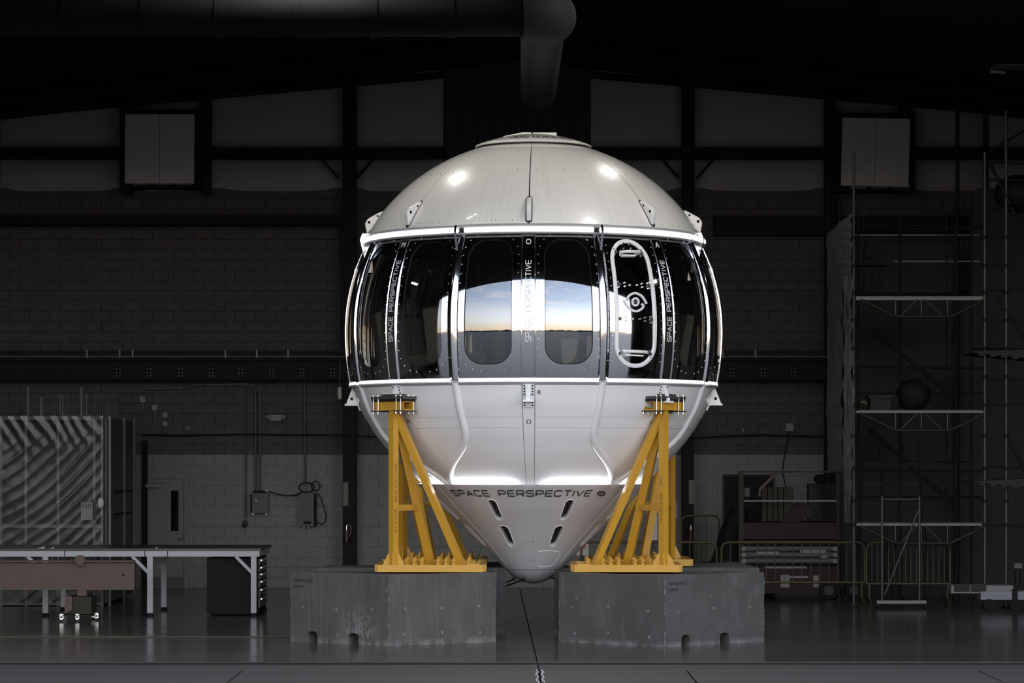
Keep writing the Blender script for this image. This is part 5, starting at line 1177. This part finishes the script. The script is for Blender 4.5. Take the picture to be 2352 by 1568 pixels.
def strip(x0, x1, ytop0, ytop1, ybot, ya, yb, nm, tear=0):
    q = MB(); nu, nv = 14, 80; vs_ = []
    for j in range(nv+1):
        for i in range(nu+1):
            u, v = i/nu, j/nv; Y_ = ya+(yb-ya)*u; yt2 = ytop0+(ytop1-ytop0)*u
            e = tear*noise.noise((v*16, 5+tear, 0))*(u if tear else 0)*6
            p = at(x0+(x1-x0)*u+e, ybot+(yt2-ybot)*v, Y_); vs_.append(p+V((.05*wob(u, v), .12*wob(u+3, v), 0)))
    q.add(vs_, [(j*(nu+1)+i, j*(nu+1)+i+1, (j+1)*(nu+1)+i+1, (j+1)*(nu+1)+i) for j in range(nv) for i in range(nu)], True); q.build(nm, M_['plastic2'], t)
strip(1900, 1935, 538, 506, 1082, 52.8, 50.6, 'curtain_sheet', 1)
strip(1926, 1956, 512, 490, 640, 50.6, 48.55, 'curtain_sheet', 0)
strip(1938, 1958, 632, 632, 1200, 49.4, 48.5, 'curtain_sheet', 1.4)
# things standing on the platforms
Yq = 49.2
t = thing('work_stool', 'dark workstand with bowed legs on the upper scaffold platform', 'workstand', SP(2005, 682, Yq))
MB().prism([(-.33, 0), (.28, 0), (.34, .07), (-.30, .07)], SP(2008, 608, Yq), (1, 0, 0), (0, 0, 1), (0, 1, 0), .45).build('stand_top', M_['black'], t)
for px, b in ((1977, 8), (1996, 6), (2012, -6), (2028, -8)): MB().tube([SP(px, 607, Yq+.1), SP(px+b, 630, Yq+.1), SP(px+b*.9, 650, Yq+.1), SP(px+b*.2+(8 if px > 2000 else -4), 682, Yq+.1)], .014, 6).build('leg', M_['black'], t)
MB().tube([SP(1984, 641, Yq+.1), SP(2000, 634, Yq+.1), SP(2012, 643, Yq+.1), SP(2024, 630, Yq+.1)], .01, 6).build('stretcher', M_['black'], t)
q = MB().prism([(0, 0), (.17, 0), (.15, .18), (.02, .18)], SP(1984, 593, Yq), (1, 0, 0), (0, 0, 1), (0, 1, 0), .2).build('bench_tool', M_['black'], label='dark clamp tool standing on the workstand of the upper platform', cat='tool')
MB().bb(SP(1989, 574, Yq+.02), SP(2005, 552, Yq+.16)).beam(SP(1960, 562, Yq+.1), SP(2000, 556, Yq+.1), .05, .04).build('tool_head', M_['black'], q)
q = MB(); vs_ = []; n1, n2 = 16, 9
for j in range(n2+1):
    for i in range(n1):
        a = 2*pi*i/n1; v = pi*j/n2; k = 1+.25*noise.noise((cos(a)*2, sin(a)*2, v*2)); c0 = SP(2098, 908, 49.5)
        vs_.append((c0.x+.30*k*sin(v)*cos(a), c0.y+.3*k*sin(v)*sin(a), c0.z+.28*k*cos(v)))
q.add(vs_, [(j*n1+i, (j+1)*n1+i, (j+1)*n1+(i+1) % n1, j*n1+(i+1) % n1) for j in range(n2) for i in range(n1)], True).build('covered_drum', M_['black'], label='black bundle sitting on the lower scaffold platform', cat='bundle')
MB().bb(SP(1998, 941, 49.6), SP(2040, 911, 49.9)).bb(SP(1994, 914, 49.55), SP(2044, 909, 49.95)).build('storage_bin', M_['backing'], label='low grey bin beside the black bundle on the scaffold platform', cat='bin')
MB().tube([SP(1976, 925, 48.9), SP(1984, 921, 48.9), SP(1990, 929, 48.9)], .03, 8).build('yellow_hose', M_['byellow'], label='short yellow hose end on the lower scaffold platform', cat='hose')
# step ladders, rolling frame, lift
for px, lab in ((2003, 'slim dark stepladder under the platforms beside the curtain'), (2092, 'slim dark stepladder behind the white rolling frame')):
    Yl = 50.6; t = thing('stepladder', lab, 'ladder', (fx(px, Yl), Yl, 0), 'dark stepladders under the scaffold')
    zt_ = fz(1020, Yl)
    for s_ in (-1, 1):
        for yy in (-.35, .35): MB().cyl((fx(px, Yl)+s_*.30, Yl+yy, 0), (fx(px, Yl)+s_*.14, Yl+yy*.1, zt_), .016, 6).build('rail', M_['dtube'], t)
    for k in range(1, 8):
        f_ = k/8; MB().bb((fx(px, Yl)-.30+.16*f_, Yl-.35+.31*f_-.04, zt_*f_-.012), (fx(px, Yl)+.30-.16*f_, Yl-.35+.31*f_+.04, zt_*f_+.012)).build('step', M_['dtube'], t)
Yw = 48.2
t = thing('rolling_frame', 'pale rolling frame with a slanted brace and bar at its foot', 'frame', (fx(2070, Yw), Yw, 0))
for px in (2026, 2112): MB().cyl(SP(px, 1380, Yw), SP(px, 1138, Yw), .02, 8).build('upright', M_['galv'], t)
MB().cyl(SP(2026, 1146, Yw), SP(2112, 1146, Yw), .016, 8).build('top_bar', M_['galv'], t); MB().cyl(SP(2032, 1366, Yw), SP(2110, 1170, Yw), .014, 8).build('brace', M_['galv'], t)
MB().bb(SP(2014, 1386, Yw-.05), SP(2126, 1378, Yw+.05)).build('foot_bar', M_['lgrey'], t)
for px in (2016, 2123):
    for d_ in (-.04, .04): MB().cyl((fx(px, Yw)-.015, Yw+d_, .045), (fx(px, Yw)+.015, Yw+d_, .045), .045, 10).build('wheel', M_['black'], t)
    MB().bb((fx(px, Yw)-.02, Yw-.02, .04), (fx(px, Yw)+.02, Yw+.02, fz(1384, Yw))).build('wheel_fork', M_['grey'], t)
Yo = 47.6
t = thing('lift_base', 'low white lift base with caution plates and outriggers beside the barrier', 'lift', (fx(2280, Yo), Yo, 0))
MB().bb(SP(2185, 1362, Yo), SP(2315, 1341, Yo+.5)).build('deck', M_['lgrey'], t); MB().bb(SP(2253, 1377, Yo-.08), SP(2420, 1354, Yo+.55)).build('chassis', mat('pale_blue_paint', (.21, .22, .26), .5), t)
for x0, x1 in ((2191, 2227), (2230, 2265)): MB().bb(SP(x0, 1359, Yo-.012), SP(x1, 1344, Yo)).build('caution_plate', M_['bronze'], t)
MB().bb(SP(2326, 1380, Yo-.12), SP(2336, 1352, Yo-.07)).build('strut', M_['frame'], t)
for px in (2270, 2330):
    MB().cyl((fx(px, Yo), Yo-.15, .10), (fx(px, Yo), Yo-.05, .10), .10, 14).build('wheel', M_['black'], t); MB().beam(SP(px-2, 1378, Yo-.1), SP(px+10, 1394, Yo-.1), .05, .05).build('outrigger', M_['galv'], t)
MB().cyl(SP(2337, 1345, Yo+.2), SP(2337, 1300, Yo+.2), .05, 10).build('mast', M_['dtube'], t); MB().bb(SP(2330, 1305, Yo+.1), SP(2343, 1292, Yo+.3)).build('control_box', M_['grey'], t)
MB().ball(at(2338, 445, 49), .42, 14, 10, .8).build('covered_fan', M_['black'], label='large dark rounded cover at the top of the scaffold', cat='cover')
t = thing('ceiling_light', 'dim tube lamp beneath the roof above the scaffold top', 'ceiling light', at(2310, 165, 47))
MB().bb(at(2272, 160, 47), at(2380, 147, 46.4)).build('housing', M_['grey'], t); MB().cyl(at(2275, 164, 46.9), at(2310, 166, 46.9), .03, 8).build('tube', M_['lgrey'], t)
for px in (2290, 2350): p = at(px, 147, 46.7); MB().cyl(p, (p.x, p.y, roofz(p.x)), .012, 6).build('hanger', M_['frame'], t)
MB().bb((fx(1300, 53), 53, 0), (fx(1420, 53), 53.4, fz(1290, 53))).build('low_crate', M_['dark_panel'], label='dark low crate behind the barrier beside the cone tip', cat='crate') if False else None
